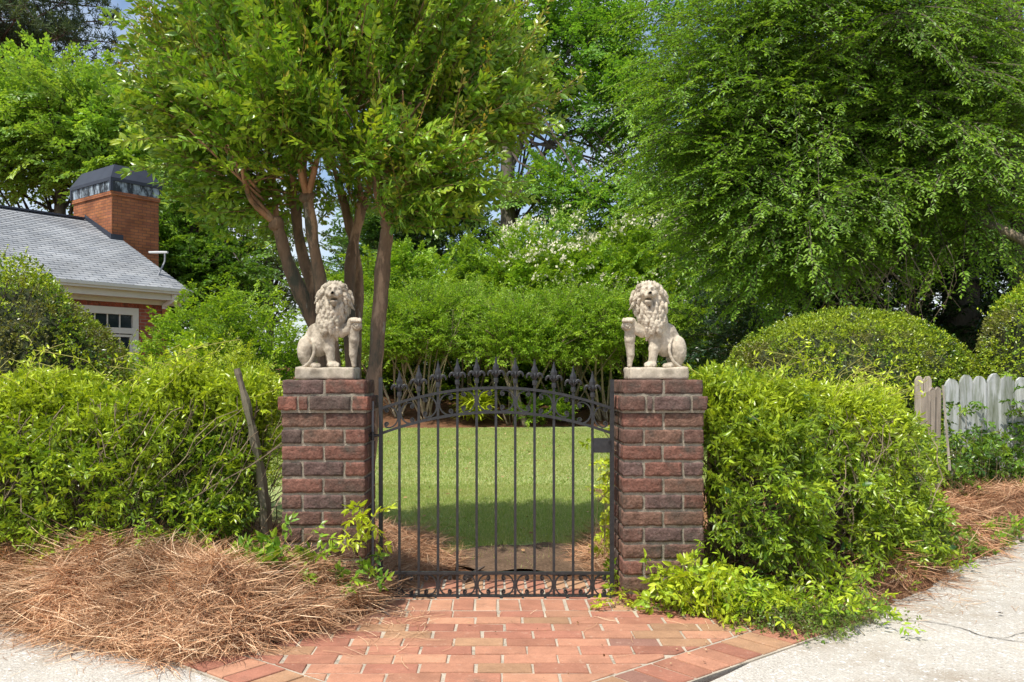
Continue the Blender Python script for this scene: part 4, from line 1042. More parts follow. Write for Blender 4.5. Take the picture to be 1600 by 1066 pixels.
def wl(px, py, Y, rx, ry, rz, n, dep=.6):
    return (W(px, py, Y), (rx, ry, rz), n, dep)
L = [wl(530, 60, 5.6, .85, .80, .70, 300, .6), wl(375, 130, 5.5, .42, .5, .38, 120), wl(425, 30, 5.5, .52, .55, .48, 130), wl(680, 110, 5.6, .46, .5, .42, 140), wl(610, 0, 5.6, .62, .6, .5, 130),
     wl(350, 190, 5.6, .24, .35, .15, 45), wl(735, 205, 5.6, .28, .35, .16, 48), wl(590, 245, 5.2, .28, .3, .16, 44), wl(680, 275, 5.4, .28, .4, .16, 48), wl(420, 235, 5.3, .28, .35, .17, 46), wl(320, 50, 5.6, .24, .3, .26, 42), wl(780, 180, 5.6, .18, .2, .10, 16), wl(490, 225, 5.2, .28, .25, .14, 36),
     wl(315, 215, 5.6, .26, .3, .20, 56), wl(345, 265, 5.6, .20, .3, .15, 36), wl(295, 140, 5.6, .20, .3, .20, 36), wl(745, 150, 5.6, .26, .3, .22, 40), wl(430, 150, 5.0, .3, .2, .3, 60), wl(390, 310, 5.6, .16, .2, .12, 22), wl(640, 325, 5.2, .22, .2, .10, 22), wl(480, 300, 5.9, .20, .2, .12, 18), wl(560, 300, 6.2, .22, .2, .14, 24), wl(430, 350, 6.2, .15, .2, .12, 12), wl(530, -60, 5.6, .9, .8, .45, 140)]
P, N = lobes_pts(L); hub = W(535, 300, 5.7)
out = nrmz(nrmz(P - hub) * 1.0 + N * .25 + UP * .12 + rng.normal(0, .2, P.shape)); low = (P[:, 2] < 2.35); out[low, 2] *= .3; out = nrmz(out)
g1 = Geo(); g2 = Geo()
CP = [(.22, .40, .03), (.15, .31, .028), (.29, .46, .035), (.09, .20, .025), (.40, .50, .035)]
fronds(g1, g2, P - out * .15, out, rng.uniform(.30, .52, len(P)), 9, 5, .10, .068, .027, CP, [3, 3, 2, 2, .8], .06, 1.5, .30, 'f', (.42, .42, .04), .5, (.26, .16, .08), .0038, .4, ang=40)
# reddish new shoots standing out of the crown
k = rng.choice(len(P), 260); sh = nrmz(N[k] * .6 + UP * .8); fronds(g1, g2, P[k] + N[k] * .05, sh, rng.uniform(.3, .5, 260), 9, 3, .05, .045, .017, [(.33, .36, .03), (.25, .33, .03)], [1, 1], .02, 1.4, .3, 'f', (.42, .20, .05), .8, (.25, .14, .05), .003, .4, ang=45)
g1.build('crown', M['glossleaf'], cm); g2.build('twigs', M['stem'], cm)

# ------------------------------------------------------------------ trees and shrubs further back
DENS = {'golden_shrub': 1.2, 'flowering_shrub': 2.8, 'tall_shrub': 2.4, 'dark_evergreen': 1.7, 'distant_tree': 1.5, 'tall_tree': 1.5}
def tree(name, label, cat, base, trunks, L, fp, group=None, leafmat='leaf', branches=True, bark=BKG, flat=.0):
    root = thing(name, (base[0], base[1], gz(base[0], base[1])), label, cat, group)
    if trunks:
        g = Geo()
        for pts, r0, r1 in trunks: limb(g, pts, r0, r1, 20, bark, 8)
        g.build('trunk', M['bark'], root, True)
    P, N = lobes_pts(L, DENS.get(name, 1.5))
    keep = P[:, 2] > .15; P, N = P[keep], N[keep]
    k, m, Lb, Lt, lL, lW, pal, wts, droop, tip, up = fp
    out = nrmz(N * np.array([1, 1, .5]) + UP * up + rng.normal(0, .35, P.shape))
    g1 = Geo(); g2 = Geo()
    cl = np.clip(.5 + 1.1 * fbm(P * (.9 / max(Lb, .3)) + 11, 2), .35, 1.5)[:, None]
    bc = pick(pal, wts, len(P)) * (.75 + .35 * cl)
    fronds(g1, g2, P - out * Lb * .4, out, Lb * rng.uniform(.7, 1.25, len(P)), k, m, Lt, lL * 1.1, lW * 1.25, pal, wts, droop, .35, .26, 'd', tip, .5, (.07, .055, .04), Lb * .010, .35, bcolour=bc)
    g1.build('crown', M[leafmat], root)
    if branches:
        if trunks:
            t0 = np.array(trunks[0][0]); q = rng.choice(len(P), min(len(P), 60)); tp_ = spline(t0, 30)
            for j in q:
                s0 = tp_[rng.integers(10, 29)]; e = P[j]; sp = spline([s0, (s0 + e) / 2 + rng.normal(0, .1, 3) * Lb, e], 7)
                rr = np.linspace(.05, .012, 7) * max(.3, Lb); sticks(g2, sp[:-1], sp[1:], rr[:-1], rr[1:], (.09, .07, .055))
        g2.build('branches', M['stem'], root)
    return root
TALL = [(.18, .34, .035), (.12, .26, .03), (.28, .45, .045), (.07, .15, .025)]
# left: maple behind the house, the pine above, trees between
def tk(px, Y, pytop, r0, r1, dx=0):
    a = W(px, 600, Y); a[2] = -.1; b = W(px + dx, pytop, Y); return ([a, (a + b) / 2 + [.1, 0, 0], b], r0, r1)
tree('maple_tree', 'light green maple rising directly behind the house roof and chimney', 'tree', (-13, 28), [tk(90, 28, 120, .3, .1)],
     [wl(60, 230, 28, 3.0, 2.2, 1.6, 150), wl(160, 190, 27, 2.0, 1.8, 1.3, 110), wl(70, 150, 28, 2.3, 1.8, 1.2, 110), wl(-60, 220, 28, 2.5, 2, 2.3, 60), wl(250, 270, 27, 1.2, 1.5, 1.0, 60), wl(170, 270, 27, 1.6, 1.5, 1.2, 60)],
     (8, 8, 1.3, .55, .17, .10, [(.29, .46, .06), (.20, .37, .05), (.40, .55, .08)], [2, 2, 1], .15, (.3, .4, .05), .15))
tree('leafy_tree', 'mid green bushy tree between the chimney and the crape myrtle trunks', 'tree', (-8.5, 25), [tk(300, 25, 300, .22, .08)],
     [wl(310, 390, 25, 1.6, 1.5, 1.3, 110), wl(270, 330, 25, 1.1, 1.2, 1.0, 70), wl(335, 440, 24, 1.6, 1.3, 1.0, 90), wl(280, 420, 24, 1.0, 1.2, 1.4, 70)],
     (8, 8, 1.0, .45, .13, .075, TALL, [2, 3, 1, 2], .25, (.2, .3, .04), .05))
pine = thing('pine_tree', (-22, 42, 0), 'dark needled pine with open branches in the top left corner', 'tree')
g = Geo(); gn = Geo(); a = W(-30, 640, 42); a[2] = 0; b = W(-10, -260, 42); limb(g, [a, (a + b) / 2, b], .42, .15, 20, (.16, .11, .08)); g.build('trunk', M['bark'], pine, True)
g = Geo(); PT = []
for q in range(95):
    z = rng.uniform(14, 23); s0 = np.array([a[0] + (b[0] - a[0]) * z / b[2], 42, z]); an = rng.uniform(0, 2 * PI); Lq = rng.uniform(3.6, 6.6) * (1 - (z - 13) / 34)
    d = np.array([math.cos(an), math.sin(an), rng.uniform(-.05, .35)]); sp = spline([s0, s0 + d * Lq * .5 - [0, 0, .1], s0 + d * Lq], 12); rr = np.linspace(.09, .025, 12)
    sticks(g, sp[:-1], sp[1:], rr[:-1], rr[1:], (.11, .08, .06))
    for _ in range(26):
        t = sp[rng.integers(4, 12)]; e = t + nrmz(rng.normal(0, 1, 3) + d * .8 + [0, 0, .4]) * rng.uniform(.3, 1.1); sticks(g, t[None], e[None], .02, .01, (.11, .08, .06)); PT.append(e)
PT = np.repeat(np.array(PT), 26, 0); D = nrmz(rng.normal(0, 1, PT.shape) + [0, 0, .5])
leaves(gn, PT + rng.normal(0, .07, PT.shape), D, rng.normal(0, 1, PT.shape), .32 * rng.uniform(.7, 1.2, len(PT)), .045, pick([(.10, .15, .07), (.07, .11, .06), (.15, .20, .08)], [2, 2, 1], len(PT)), 'd')
gn.build('needles', M['leaf'], pine); g.build('branches', M['stem'], pine)
# bright shrubs left of the pillar
for px, py, Y, rx, rz, n, lab in ((320, 560, 14, .95, 1.75, 210, 'bright green full shrub standing beside the house corner downspout'), (400, 560, 13.2, .85, 1.55, 210, 'bright green rounded shrub just left of the crape myrtle trunks, darker at its foot')):
    c = W(px, py, Y); c[2] = .9
    tree('garden_shrub', lab, 'shrub', c, None, [(c, (rx, .9, rz), n, .45), (c + [.3, .1, -.3], (rx, .9, rz * .7), n // 2, .4), (c + [-.4, -.1, .3], (rx * .6, .7, rz * .6), n // 2, .4)],
         (6, 7, .42, .2, .070, .036, [BRT, (.27, .42, .03), MID], [3, 2, 2], .12, LIME, .35), leafmat='leaf', group='bright shrubs left of the gate')
c = np.array(W(345, 640, 6.9)); c[2] = .72
tree('golden_shrub', 'fine leaved golden green shrub behind the split post on the left', 'shrub', c, None, [(c, (.52, .45, .66), 420, .4)], (6, 8, .20, .09, .026, .012, [LIME, BRT, (.32, .42, .03)], [3, 2, 2], .1, (.5, .5, .05), .5))
c = np.array(W(225, 640, 7.4)); c[2] = .55
tree('golden_shrub', 'low lime shrub in front of the house wall, right of the left clipped mound', 'shrub', c, None, [(c, (.55, .45, .78), 330, .4)], (6, 8, .20, .09, .026, .012, [LIME, BRT, MID], [2, 3, 1], .1, (.45, .5, .05), .5))
# centre: tall trees
tree('tall_tree', 'tall dark trunked tree with layered green crown behind the gate centre', 'tree', (4, 31), [tk(786, 31, 40, .36, .16, 6), ([W(786, 330, 31), W(870, 220, 31), W(960, 190, 31)], .10, .04), ([W(790, 280, 31), W(850, 150, 31), W(900, 60, 31)], .12, .05)],
     [wl(880, 80, 31, 2.3, 2, 1.5, 120), wl(950, 170, 30, 1.9, 1.8, 1.3, 90), wl(820, 20, 31, 2.2, 2, 1.3, 80), wl(1000, 60, 31, 1.8, 2, 1.8, 80), wl(960, 330, 29, 1.8, 1.6, 1.3, 90), wl(870, 300, 30, 1.5, 1.5, 1.0, 60), wl(1030, 260, 30, 1.4, 1.5, 1.8, 60), wl(780, 130, 32, 1.5, 1.5, 1.3, 40), wl(860, -40, 31, 3.5, 2, 1.0, 60)],
     (8, 8, 1.3, .5, .16, .09, [(.21, .42, .05), (.14, .32, .04), (.32, .53, .06)], [2, 2, 1], .12, (.25, .38, .05), .15))
tree('tall_tree', 'tall blue green tree seen through gaps of the crape myrtle crown', 'tree', (-3, 34), [tk(640, 34, 100, .3, .12)],
     [wl(640, 180, 34, 3.2, 2, 2.6, 90), wl(700, 60, 34, 2.8, 2, 2.0, 70), wl(560, 60, 34, 3.0, 2, 2.2, 60), wl(650, 330, 33, 2.6, 1.6, 1.3, 90), wl(430, 120, 34, 2.6, 2, 2.6, 60), wl(720, 370, 33, 1.6, 1.4, 1.4, 60), wl(590, 400, 33, 1.8, 1.4, 1.2, 60)],
     (8, 8, 1.3, .5, .17, .095, [(.11, .23, .05), (.08, .17, .045), (.17, .32, .06)], [2, 2, 1], .12, (.15, .25, .05), .1))
# far away soft trees
for px, py, Y, rx, rz, n, lab in ((420, 400, 62, 3.2, 2.8, 50, 'hazy pale tree far behind, between house shrubs and trunks'), (250, 340, 58, 4, 6, 60, 'far dull green tree right of the chimney'), (600, 430, 60, 5, 4.0, 80, 'far dark green tree low behind the lilac trunk'), (1080, 330, 55, 5, 5, 80, 'far tree behind the right lion, mostly hidden'), (1250, 300, 58, 8, 10, 120, 'far tree filling the gaps of the right crown'), (1500, 250, 56, 8, 11, 120, 'far tree at the right edge behind dark trunks')):
    lab = lab.replace('lilac', 'crape myrtle')
    c = W(px, py, Y)
    tree('distant_tree', lab, 'tree', c, [tk(px, Y, py, .35, .15)], [(c, (rx, 2.5, rz), n, .6), (c + [0, 0, -rz * .8], (rx, 2.5, rz * .8), n, .6)], (8, 8, 1.8, .8, .28, .17, [(.12, .18, .06), (.09, .14, .05), (.16, .22, .08)], [2, 2, 1], .1, None, .15), group='distant trees')
# flowering hedge behind
FH = [(640, 455, 24, 2.1, 2.0, 170, 'leafy tall shrub behind the multi stem shrubs, left end of the back row'), (860, 470, 24, 2.3, 2.75, 300, 'tall glossy shrub with cream blossom dots, centre of the back row'), (1010, 450, 24.5, 2.6, 2.95, 300, 'tallest shrub of the back row with a few cream blossoms, beside the right lion'), (745, 470, 24.5, 1.7, 2.1, 150, 'smaller green shrub left of the blossoming ones in the back row')]
for px, py, Y, rx, rz, n, lab in FH:
    c = W(px, py, Y); c[2] = 2.35; top = rz
    o = tree('flowering_shrub' if 'blossom' in lab and 'left' not in lab else 'tall_shrub', lab, 'shrub', c, None, [(c, (rx, 1.6, top), n, .4), (c + [-.6, -.2, .3], (rx * .7, 1.4, top * .9), n // 2, .4), (c + [.7, -.1, -.5], (rx * .8, 1.5, top * .8), n // 2, .4)],
         (7, 7, .70, .32, .12, .07, [(.27, .45, .035), (.18, .34, .03), (.36, .52, .045), (.08, .17, .02)], [3, 2.5, 2, 1], .1, (.42, .52, .05), .45), leafmat='glossleaf', group='tall shrubs along the back bed')
    if o.name.startswith('flowering'):
        P, N = shell(900, c, (rx * 1.08, 1.7, top * 1.06), -.1, 1, .05, bump=.2, f=1.6); P = P[(N[:, 1] < .5) & (P[:, 2] > 3.2)]; P = P[fbm(P * .7, 2) > -.25] + [0, -.12, .08]; n_ = len(P)
        Pk = np.repeat(P, 5, 0) + rng.normal(0, .05, (n_ * 5, 3)); g = Geo(); leaves(g, Pk, rng.normal(0, 1, Pk.shape) + UP, rng.normal(0, 1, Pk.shape), .09, .06, (.85, .80, .60)); g.build('blossoms', M['petal'], o)
# multi-stem shrubs on the mulch bank
MS = [(618, 20.6, .95, 465, 'far left multi stem shrub on the mulch bank, behind the first gate bars'), (668, 20.2, 1.0, 455, 'multi stem shrub second from the left on the mulch bank'), (735, 20.9, 1.15, 452, 'multi stem shrub above the lime clump, slender grey stems'),
      (806, 20.0, 1.1, 470, 'multi stem shrub with two thick pale trunks reaching the lawn edge'), (880, 20.4, 1.1, 462, 'multi stem shrub just right of the pale twin trunks'), (945, 20.6, 1.2, 455, 'fan shaped shrub of leaning stems behind the gate latch'), (1010, 20.9, 1.1, 458, 'multi stem shrub behind the right lion, stems fanning left')]
for q, (px, Y, r_, top, lab) in enumerate(MS):
    x = (px - X0) / F * Y; zt = CAM_H - (top - H0) / F * Y; z0 = float(gz(x, Y)); c = np.array([x, Y, zt - .95])
    root = thing('multi_stem_shrub', (x, Y, z0), lab, 'shrub', 'multi stem shrubs on the mulch bank'); g = Geo()
    ns = 2 if q == 3 else 9
    for s_ in range(ns + (4 if q == 3 else 0)):
        big = q == 3 and s_ < 2
        a = np.array([x + rng.normal(0, .10) + (0 if not big else (.02 + s_ * .12)), Y + rng.normal(0, .12), z0 - .05]); lean = rng.normal(-.25 if q > 4 else 0, .35)
        if big: lean = -.25 + s_ * .28
        e = np.array([x + lean * 1.6 + rng.normal(0, .1), Y + rng.normal(0, .35), zt - 1.15]); m_ = (a + e) / 2 + [rng.normal(0, .06), 0, 0]
        rr = .075 if big else rng.uniform(.018, .036); limb(g, [a, m_, e], rr, rr * .6, 12, (.34, .27, .18) if big or q in (0, 1, 5) else (.19, .15, .10), 6, .1)
        for _ in range(3): e2 = e + np.array([rng.normal(0, .45), rng.normal(0, .3), rng.uniform(.2, .7)]); limb(g, [e, (e + e2) / 2, e2], rr * .5, rr * .25, 6, (.2, .16, .10), 5)
    g.build('stems', M['bark'], root, True)
    P, N = shell(480, c, (r_, .9, .95), -.62, 1, .55, bump=.2, f=1.8); out = nrmz(N * [1, 1, .4] + UP * .45 + rng.normal(0, .3, P.shape)); g1 = Geo(); g2 = Geo()
    fronds(g1, g2, P - out * .15, out, rng.uniform(.35, .65, len(P)), 6, 7, .24, .075, .038, [(.28, .46, .035), (.20, .38, .03), (.38, .54, .05)], [3, 2, 1.5], .12, .7, .38, 'd', (.36, .46, .05), .5, (.14, .11, .07), .006, .35)
    g1.build('crown', M['leaf'], root); g2.build('twigs', M['stem'], root)
# dark understory behind the multi-stem shrubs and on the right
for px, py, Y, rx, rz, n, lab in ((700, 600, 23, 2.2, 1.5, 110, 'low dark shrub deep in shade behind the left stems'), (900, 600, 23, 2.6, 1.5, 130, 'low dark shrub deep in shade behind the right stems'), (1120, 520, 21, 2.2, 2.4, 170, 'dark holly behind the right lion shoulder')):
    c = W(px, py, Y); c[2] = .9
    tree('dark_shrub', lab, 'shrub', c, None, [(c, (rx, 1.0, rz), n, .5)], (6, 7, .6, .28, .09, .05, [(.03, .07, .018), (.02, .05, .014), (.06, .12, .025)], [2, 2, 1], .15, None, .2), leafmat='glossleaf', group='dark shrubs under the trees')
for px, py, Y, rx, rz, n, lab in ((1250, 470, 15.5, 2.0, 2.6, 420, 'dark evergreen behind the wide clipped dome, left of two'), (1430, 450, 14.6, 2.1, 3.0, 460, 'dark glossy evergreen behind the white fence, below the drooping branches'), (1620, 430, 14.2, 1.8, 3.0, 340, 'dark evergreen at the right edge above the egg shaped mound')):
    c = W(px, py, Y); c[2] = 1.2
    tree('dark_evergreen', lab, 'tree', c, None, [(c, (rx, 1.2, rz), n, .45), (c + [0, .4, .2], (rx * .8, 1, rz * .9), n // 2, .5)], (7, 7, .5, .22, .075, .040, [(.024, .060, .016), (.016, .042, .012), (.05, .105, .022)], [3, 3, 1], .2, None, .2), leafmat='glossleaf', group='dark evergreens on the right')
# big tree on the right with long layered drooping branches
RT = thing('drooping_tree', W(1500, 600, 14) * [1, 1, 0], 'big dark trunk tree on the right whose long layered branches droop behind the lion', 'tree')
g = Geo(); a = W(1500, 640, 14.2); a[2] = -.1
limb(g, [a, W(1500, 300, 14.2), W(1490, 60, 14.2), W(1485, -200, 14.2)], .30, .2, 24, (.085, .075, .06), 10); g.build('trunk', M['bark'], RT, True)
g = Geo(); limb(g, [W(1600, 600, 12.5) * [1, 1, 0], W(1590, 350, 12.5), W(1570, 150, 12.6), W(1580, -80, 12.6)], .10, .06, 20, (.085, .075, .06)); limb(g, [W(1430, 600, 13.8) * [1, 1, 0], W(1418, 200, 13.8), W(1410, 60, 13.8), W(1405, -60, 13.8)], .07, .04, 20, (.085, .075, .06)); g.build('trunk', M['bark'], RT, True)
g1 = Geo(); g2 = Geo()
g = Geo(); limb(g, [W(1660, 420, 10.5), W(1600, 376, 10.8), W(1550, 352, 11.2), W(1515, 335, 11.8), W(1490, 318, 12.6)], .075, .03, 24, (.24, .19, .13), 8); g.build('limb', M['bark'], RT, True)
arms = []
for q in range(34):
    z = rng.uniform(2.6, 6.6); s0 = np.array([a[0] * .96 + rng.normal(0, .4), 13.4 + rng.normal(0, .5), z]); ex = rng.uniform(1070, 1560); ey = np.interp(z, [2.6, 6.6], [rng.uniform(330, 500 if ex < 1160 else 425), rng.uniform(-140, 120)]); Ye = rng.uniform(10.9, 13.2)
    if ex < 1130: ey = max(ey, 30 + (1130 - ex) * 1.1)
    e = W(ex, ey, Ye); mid = (s0 + e) / 2 + [0, 0, rng.uniform(.3, .8)]
    sp = spline([s0, mid, e], 26); rr = np.linspace(.05, .010, 26); g = Geo(); tube(g, sp, rr, 5, (.11, .09, .065)); g.build('limb', M['bark'], RT, True); arms.append(sp)
O, D = [], []
for sp in arms:
    for _ in range(34):
        j = int(rng.beta(1.7, 1.0) * 24) + 1; t = nrmz(sp[j] - sp[j - 1]); sd = nrmz(np.cross(t, UP)); s_ = rng.choice([-1, 1]) * rng.uniform(.2, 1)
        d = nrmz(t * rng.uniform(.4, 1.0) + sd * s_ + UP * rng.uniform(-.25, .12)); o = sp[j] + rng.normal(0, .06, 3); O.append(o); D.append(d)
        O.append(o + d * .55 + rng.normal(0, .08, 3)); D.append(nrmz(d + rng.normal(0, .35, 3)))
O = np.array(O); D = np.array(D)
RP = [(.21, .39, .035), (.15, .30, .03), (.31, .49, .045), (.09, .19, .025)]
fronds(g1, g2, O, D, rng.uniform(.55, 1.05, len(O)), 8, 8, .34, .080, .036, RP, [3, 3, 2, 2], .30, .20, .18, 'd', (.30, .42, .05), .5, (.12, .10, .07), .0065, .35)
# extra fill inside the crown
P, N = lobes_pts([wl(1230, 150, 12.3, 2.0, 1.2, 1.4, 350, .8), wl(1195, 310, 12, 1.2, .9, 1.0, 250, .8), wl(1125, 190, 12, .85, .8, 1.0, 140, .8), wl(1380, 210, 12.5, 1.9, 1.2, 1.0, 260, .8), wl(1240, 400, 12, 1.0, .8, .5, 150, .8), wl(1540, 200, 12.6, 1.6, 1.2, 1.5, 220, .8), wl(1250, 0, 12, 2.3, 1.2, 1.0, 220, .8), wl(1560, 30, 12, 1.6, 1.2, 1.0, 90, .8)])
out = nrmz(N * [1, 1, .25] + np.array([-.35, -.3, -.05]) + rng.normal(0, .25, P.shape))
fronds(g1, g2, P, out, rng.uniform(.5, .95, len(P)), 8, 8, .32, .080, .036, RP, [3, 3, 2, 2], .28, .22, .2, 'd', (.30, .42, .05), .45, (.12, .10, .07), .006, .35)
# hanging bare twigs under the branches
for q in range(60):
    p = W(rng.uniform(1270, 1480), rng.uniform(380, 430), rng.uniform(11, 12)); sp = spline([p, p + [rng.normal(0, .15), 0, -.3], p + [rng.normal(0, .25), 0, -rng.uniform(.4, .9)]], 9); sticks(g2, sp[:-1], sp[1:], .006, .003, (.22, .17, .12))
    if q % 2: leaves(g1, sp[rng.integers(3, 9, 12)], rng.normal(0, .7, (12, 3)) - [0, 0, .4], rng.normal(0, 1, (12, 3)), .062, .028, np.array(RP[2]) * rng.uniform(.8, 1.3, (12, 1)))
g1.build('crown', M['leaf'], RT); g2.build('twigs', M['stem'], RT)
# tall dark tree behind it, letting bits of sky through
tree('tall_tree', 'tall shaded tree behind the drooping branches in the top right corner', 'tree', (14, 22), [tk(1585, 22, -100, .22, .12), tk(1445, 23, -100, .12, .08)],
     [wl(1400, 100, 22, 3.2, 1.5, 2.6, 110, .8), wl(1560, 150, 22, 2.4, 1.5, 2.6, 80, .8), wl(1250, 200, 23, 2.6, 1.5, 2.2, 90, .8), wl(1500, 330, 21, 2.5, 1.5, 1.3, 90, .8), wl(1150, 120, 24, 2.0, 1.5, 2.2, 70, .8), wl(1300, 400, 20, 3.0, 1.2, 1.3, 110, .8)],
     (8, 8, 1.1, .45, .12, .065, [(.06, .13, .028), (.04, .09, .022), (.10, .2, .035)], [2, 2, 1], .2, None, .05))

# ------------------------------------------------------------------ pine straw
def sm(t): t = np.clip(t, 0, 1); return t * t * (3 - 2 * t)
def hL(x, y):
    yf = np.interp(x, [-4.2, -2.33, -1.95, -1.5, -1.19, -.95, -.72, -.56, -.50], [4.35, 4.02, 3.72, 3.48, 3.34, 3.50, 3.76, 4.12, 4.6])
    h = .225 * sm((y - yf) / .55) ** .8 * sm((-.50 - x) / .75) + .045 * sm((y - yf) / .12) * sm((-.47 - x) / .1)
    return h * (1 + .35 * fbm(np.stack([x * 2.6, y * 2.6, x * 0], -1), 2)) * (y > yf) + .012 * (y > yf) * sm((-.49 - x) / .06)
def hR(x, y):
    f1 = np.interp(x, [1.05, 1.5, 1.96, 2.35, 2.73, 3.2, 3.6, 4.6, 6, 8], [4.3, 4.0, 4.22, 4.6, 5.05, 5.45, 5.95, 7.0, 8.0, 8.9])
    b1 = np.interp(x, [1.0, 2.2, 3.9, 5, 8], [5.5, 6.6, 8.05, 8.3, 10])
    t = sm((y - f1) / .4) * sm((b1 - y) / .5 + .6) * sm((x - 1.0) / .25)
    return .15 * t * (1 + .4 * fbm(np.stack([x * 2.2, y * 2.2, x * 0 + 4], -1), 2)) + .01 * (y > f1)
def hB(x, y):
    a = .22 * np.exp(-(((x + .80) / .34) ** 2 + ((y - 5.25) / .65) ** 2)) + .13 * np.exp(-(((x - .98) / .30) ** 2 + ((y - 5.3) / .7) ** 2))
    return a
straw_root = {}
NC = np.array([(.50, .30, .165), (.38, .21, .11), (.62, .41, .24), (.23, .115, .06), (.76, .56, .36), (.42, .21, .105)])
def heap(name, hf, xr, yr, n, lim, lab, nl=(.10, .19), red=0., lift=.04, wd=.0021):
    xs_ = np.arange(xr[0], xr[1], .04); ys_ = np.arange(yr[0], yr[1], .04); X, Y = np.meshgrid(xs_, ys_); H = hf(X, Y)
    g = Geo(); i = np.arange(len(ys_) - 1)[:, None] * len(xs_) + np.arange(len(xs_) - 1)[None]; q = np.stack([i, i + 1, i + len(xs_) + 1, i + len(xs_)], -1).reshape(-1, 4)
    hh = H.ravel(); q = q[(hh[q] > lim).any(1)]; rough = .018 * fbm(np.stack([X * 14, Y * 14, X * 0], -1), 2)
    g.add(np.stack([X, Y, H * .93 - .006 + rough * (H > .02)], -1).reshape(-1, 3), q); o = g.build(name, M['strawbed'], smooth=True); tag(o, kind='stuff')
    # needles in locally combed bundles
    nb = n // 14; bx = rng.uniform(xr[0], xr[1], nb * 3); by = rng.uniform(yr[0], yr[1], nb * 3); ok = hf(bx, by) > lim; bx, by = bx[ok][:nb], by[ok][:nb]; nb = len(bx)
    ba = rng.uniform(0, 2 * PI, nb); bt = rng.normal(.06, .24, nb); bl = rng.uniform(0, lift, nb)
    k = 14; m = nb * k; x = np.repeat(bx, k) + rng.normal(0, .035, m); y = np.repeat(by, k) + rng.normal(0, .035, m); a = np.repeat(ba, k) + rng.normal(0, .38, m); t = np.repeat(bt, k) + rng.normal(0, .16, m)
    L = rng.uniform(nl[0], nl[1], m); cv = rng.normal(0, .5, m); ns = 4; P = np.zeros((m, ns + 1, 3)); P[:, 0] = np.stack([x, y, hf(x, y) + np.repeat(bl, k) * rng.uniform(.2, 1.2, m)], -1)
    arch = rng.uniform(-.5, .1, m)
    for s_ in range(ns):
        aa = a + cv * s_ / ns; tt = t + arch * (s_ / ns); P[:, s_ + 1] = P[:, s_] + np.stack([np.cos(aa) * np.cos(tt), np.sin(aa) * np.cos(tt), np.sin(tt)], -1) * (L / ns)[:, None]
    fl = hf(P[..., 0], P[..., 1]) + .010; P[..., 2] = np.maximum(P[..., 2], fl * (fl > .012) + .016 * (fl <= .012))
    T = nrmz(np.gradient(P, axis=1)); Sd = nrmz(np.cross(T, UP + rng.normal(0, .5, (m, 1, 3)))); w_ = wd * rng.uniform(.6, 1.25, (m, 1, 1)) * np.array([.8, 1, 1, .8, .3])[None, :, None]
    V = np.stack([P + Sd * w_ * .5, P - Sd * w_ * .5], 2).reshape(m * (ns + 1) * 2, 3)
    b_ = np.arange(m)[:, None] * (ns + 1) * 2 + np.arange(ns)[None] * 2; Fq = np.stack([b_, b_ + 1, b_ + 3, b_ + 2], -1).reshape(-1, 4)
    c = NC[rng.choice(6, m, p=[.28, .22, .17, .13, .08, .12])] * rng.uniform(.75, 1.25, (m, 1)); c = c * (1 - red) + np.array((.36, .15, .07)) * red
    pt = fbm(np.stack([x * 3.2, y * 3.2, x * 0 + 8], -1), 3); c = c * (1 + .45 * np.clip(pt, -.9, .8))[:, None]
    g = Geo(); g.add(V, Fq, np.repeat(c, (ns + 1) * 2, 0)); nn = g.build(name, M['straw']); tag(nn, kind='stuff')
heap('pine_straw', hL, (-4.0, -.46), (3.3, 5.0), 64000, .004, '', nl=(.12, .24), wd=.0026, lift=.05)
heap('pine_straw', hR, (1.0, 6.5), (3.95, 8.6), 34000, .006, '', red=.35, lift=.03, nl=(.12, .22), wd=.0032)
heap('pine_straw', hB, (-1.5, 1.6), (4.62, 6.6), 15000, .012, '', red=.3)
# loose needles scattered on brick and concrete
def scatter(n, fx, fy, z, wd=.0018):
    m = n; x = fx(m); y = fy(m); a = rng.uniform(0, PI, m); L = rng.uniform(.05, .15, m); cv = rng.normal(0, .6, m); P = np.zeros((m, 4, 3)); P[:, 0] = np.stack([x, y, np.full(m, z)], -1)
    for s_ in range(3): P[:, s_ + 1] = P[:, s_] + np.stack([np.cos(a + cv * s_ / 3), np.sin(a + cv * s_ / 3), rng.uniform(-.005, .01, m)], -1) * (L / 3)[:, None]
    P[..., 2] = np.maximum(P[..., 2], z); T = nrmz(np.gradient(P, axis=1)); Sd = nrmz(np.cross(T, UP + rng.normal(0, .3, (m, 1, 3)))) * wd * .5
    V = np.stack([P + Sd, P - Sd], 2).reshape(m * 8, 3); b_ = np.arange(m)[:, None] * 8 + np.arange(3)[None] * 2
    g = Geo(); g.add(V, np.stack([b_, b_ + 1, b_ + 3, b_ + 2], -1).reshape(-1, 4), np.repeat(NC[rng.integers(0, 6, m)], 8, 0)); o = g.build('loose_pine_needles', M['straw']); tag(o, kind='stuff')
scatter(240, lambda m: -.55 - rng.exponential(.32, m) + .25, lambda m: 4.05 - rng.exponential(.22, m) , .028)
scatter(45, lambda m: rng.uniform(-.6, 1.2, m), lambda m: rng.uniform(3.4, 4.6, m), .028)
scatter(420, lambda m: rng.uniform(-3.2, -1.0, m), lambda m: np.minimum(3.75, 3.72 - rng.exponential(.16, m)), .013)
u_s = rng.uniform(0, 1, 420); 
scatter(420, lambda m: 1.9 + u_s * 2.6 + rng.exponential(.14, m), lambda m: 4.1 + u_s * 2.9 - rng.exponential(.14, m), .013)

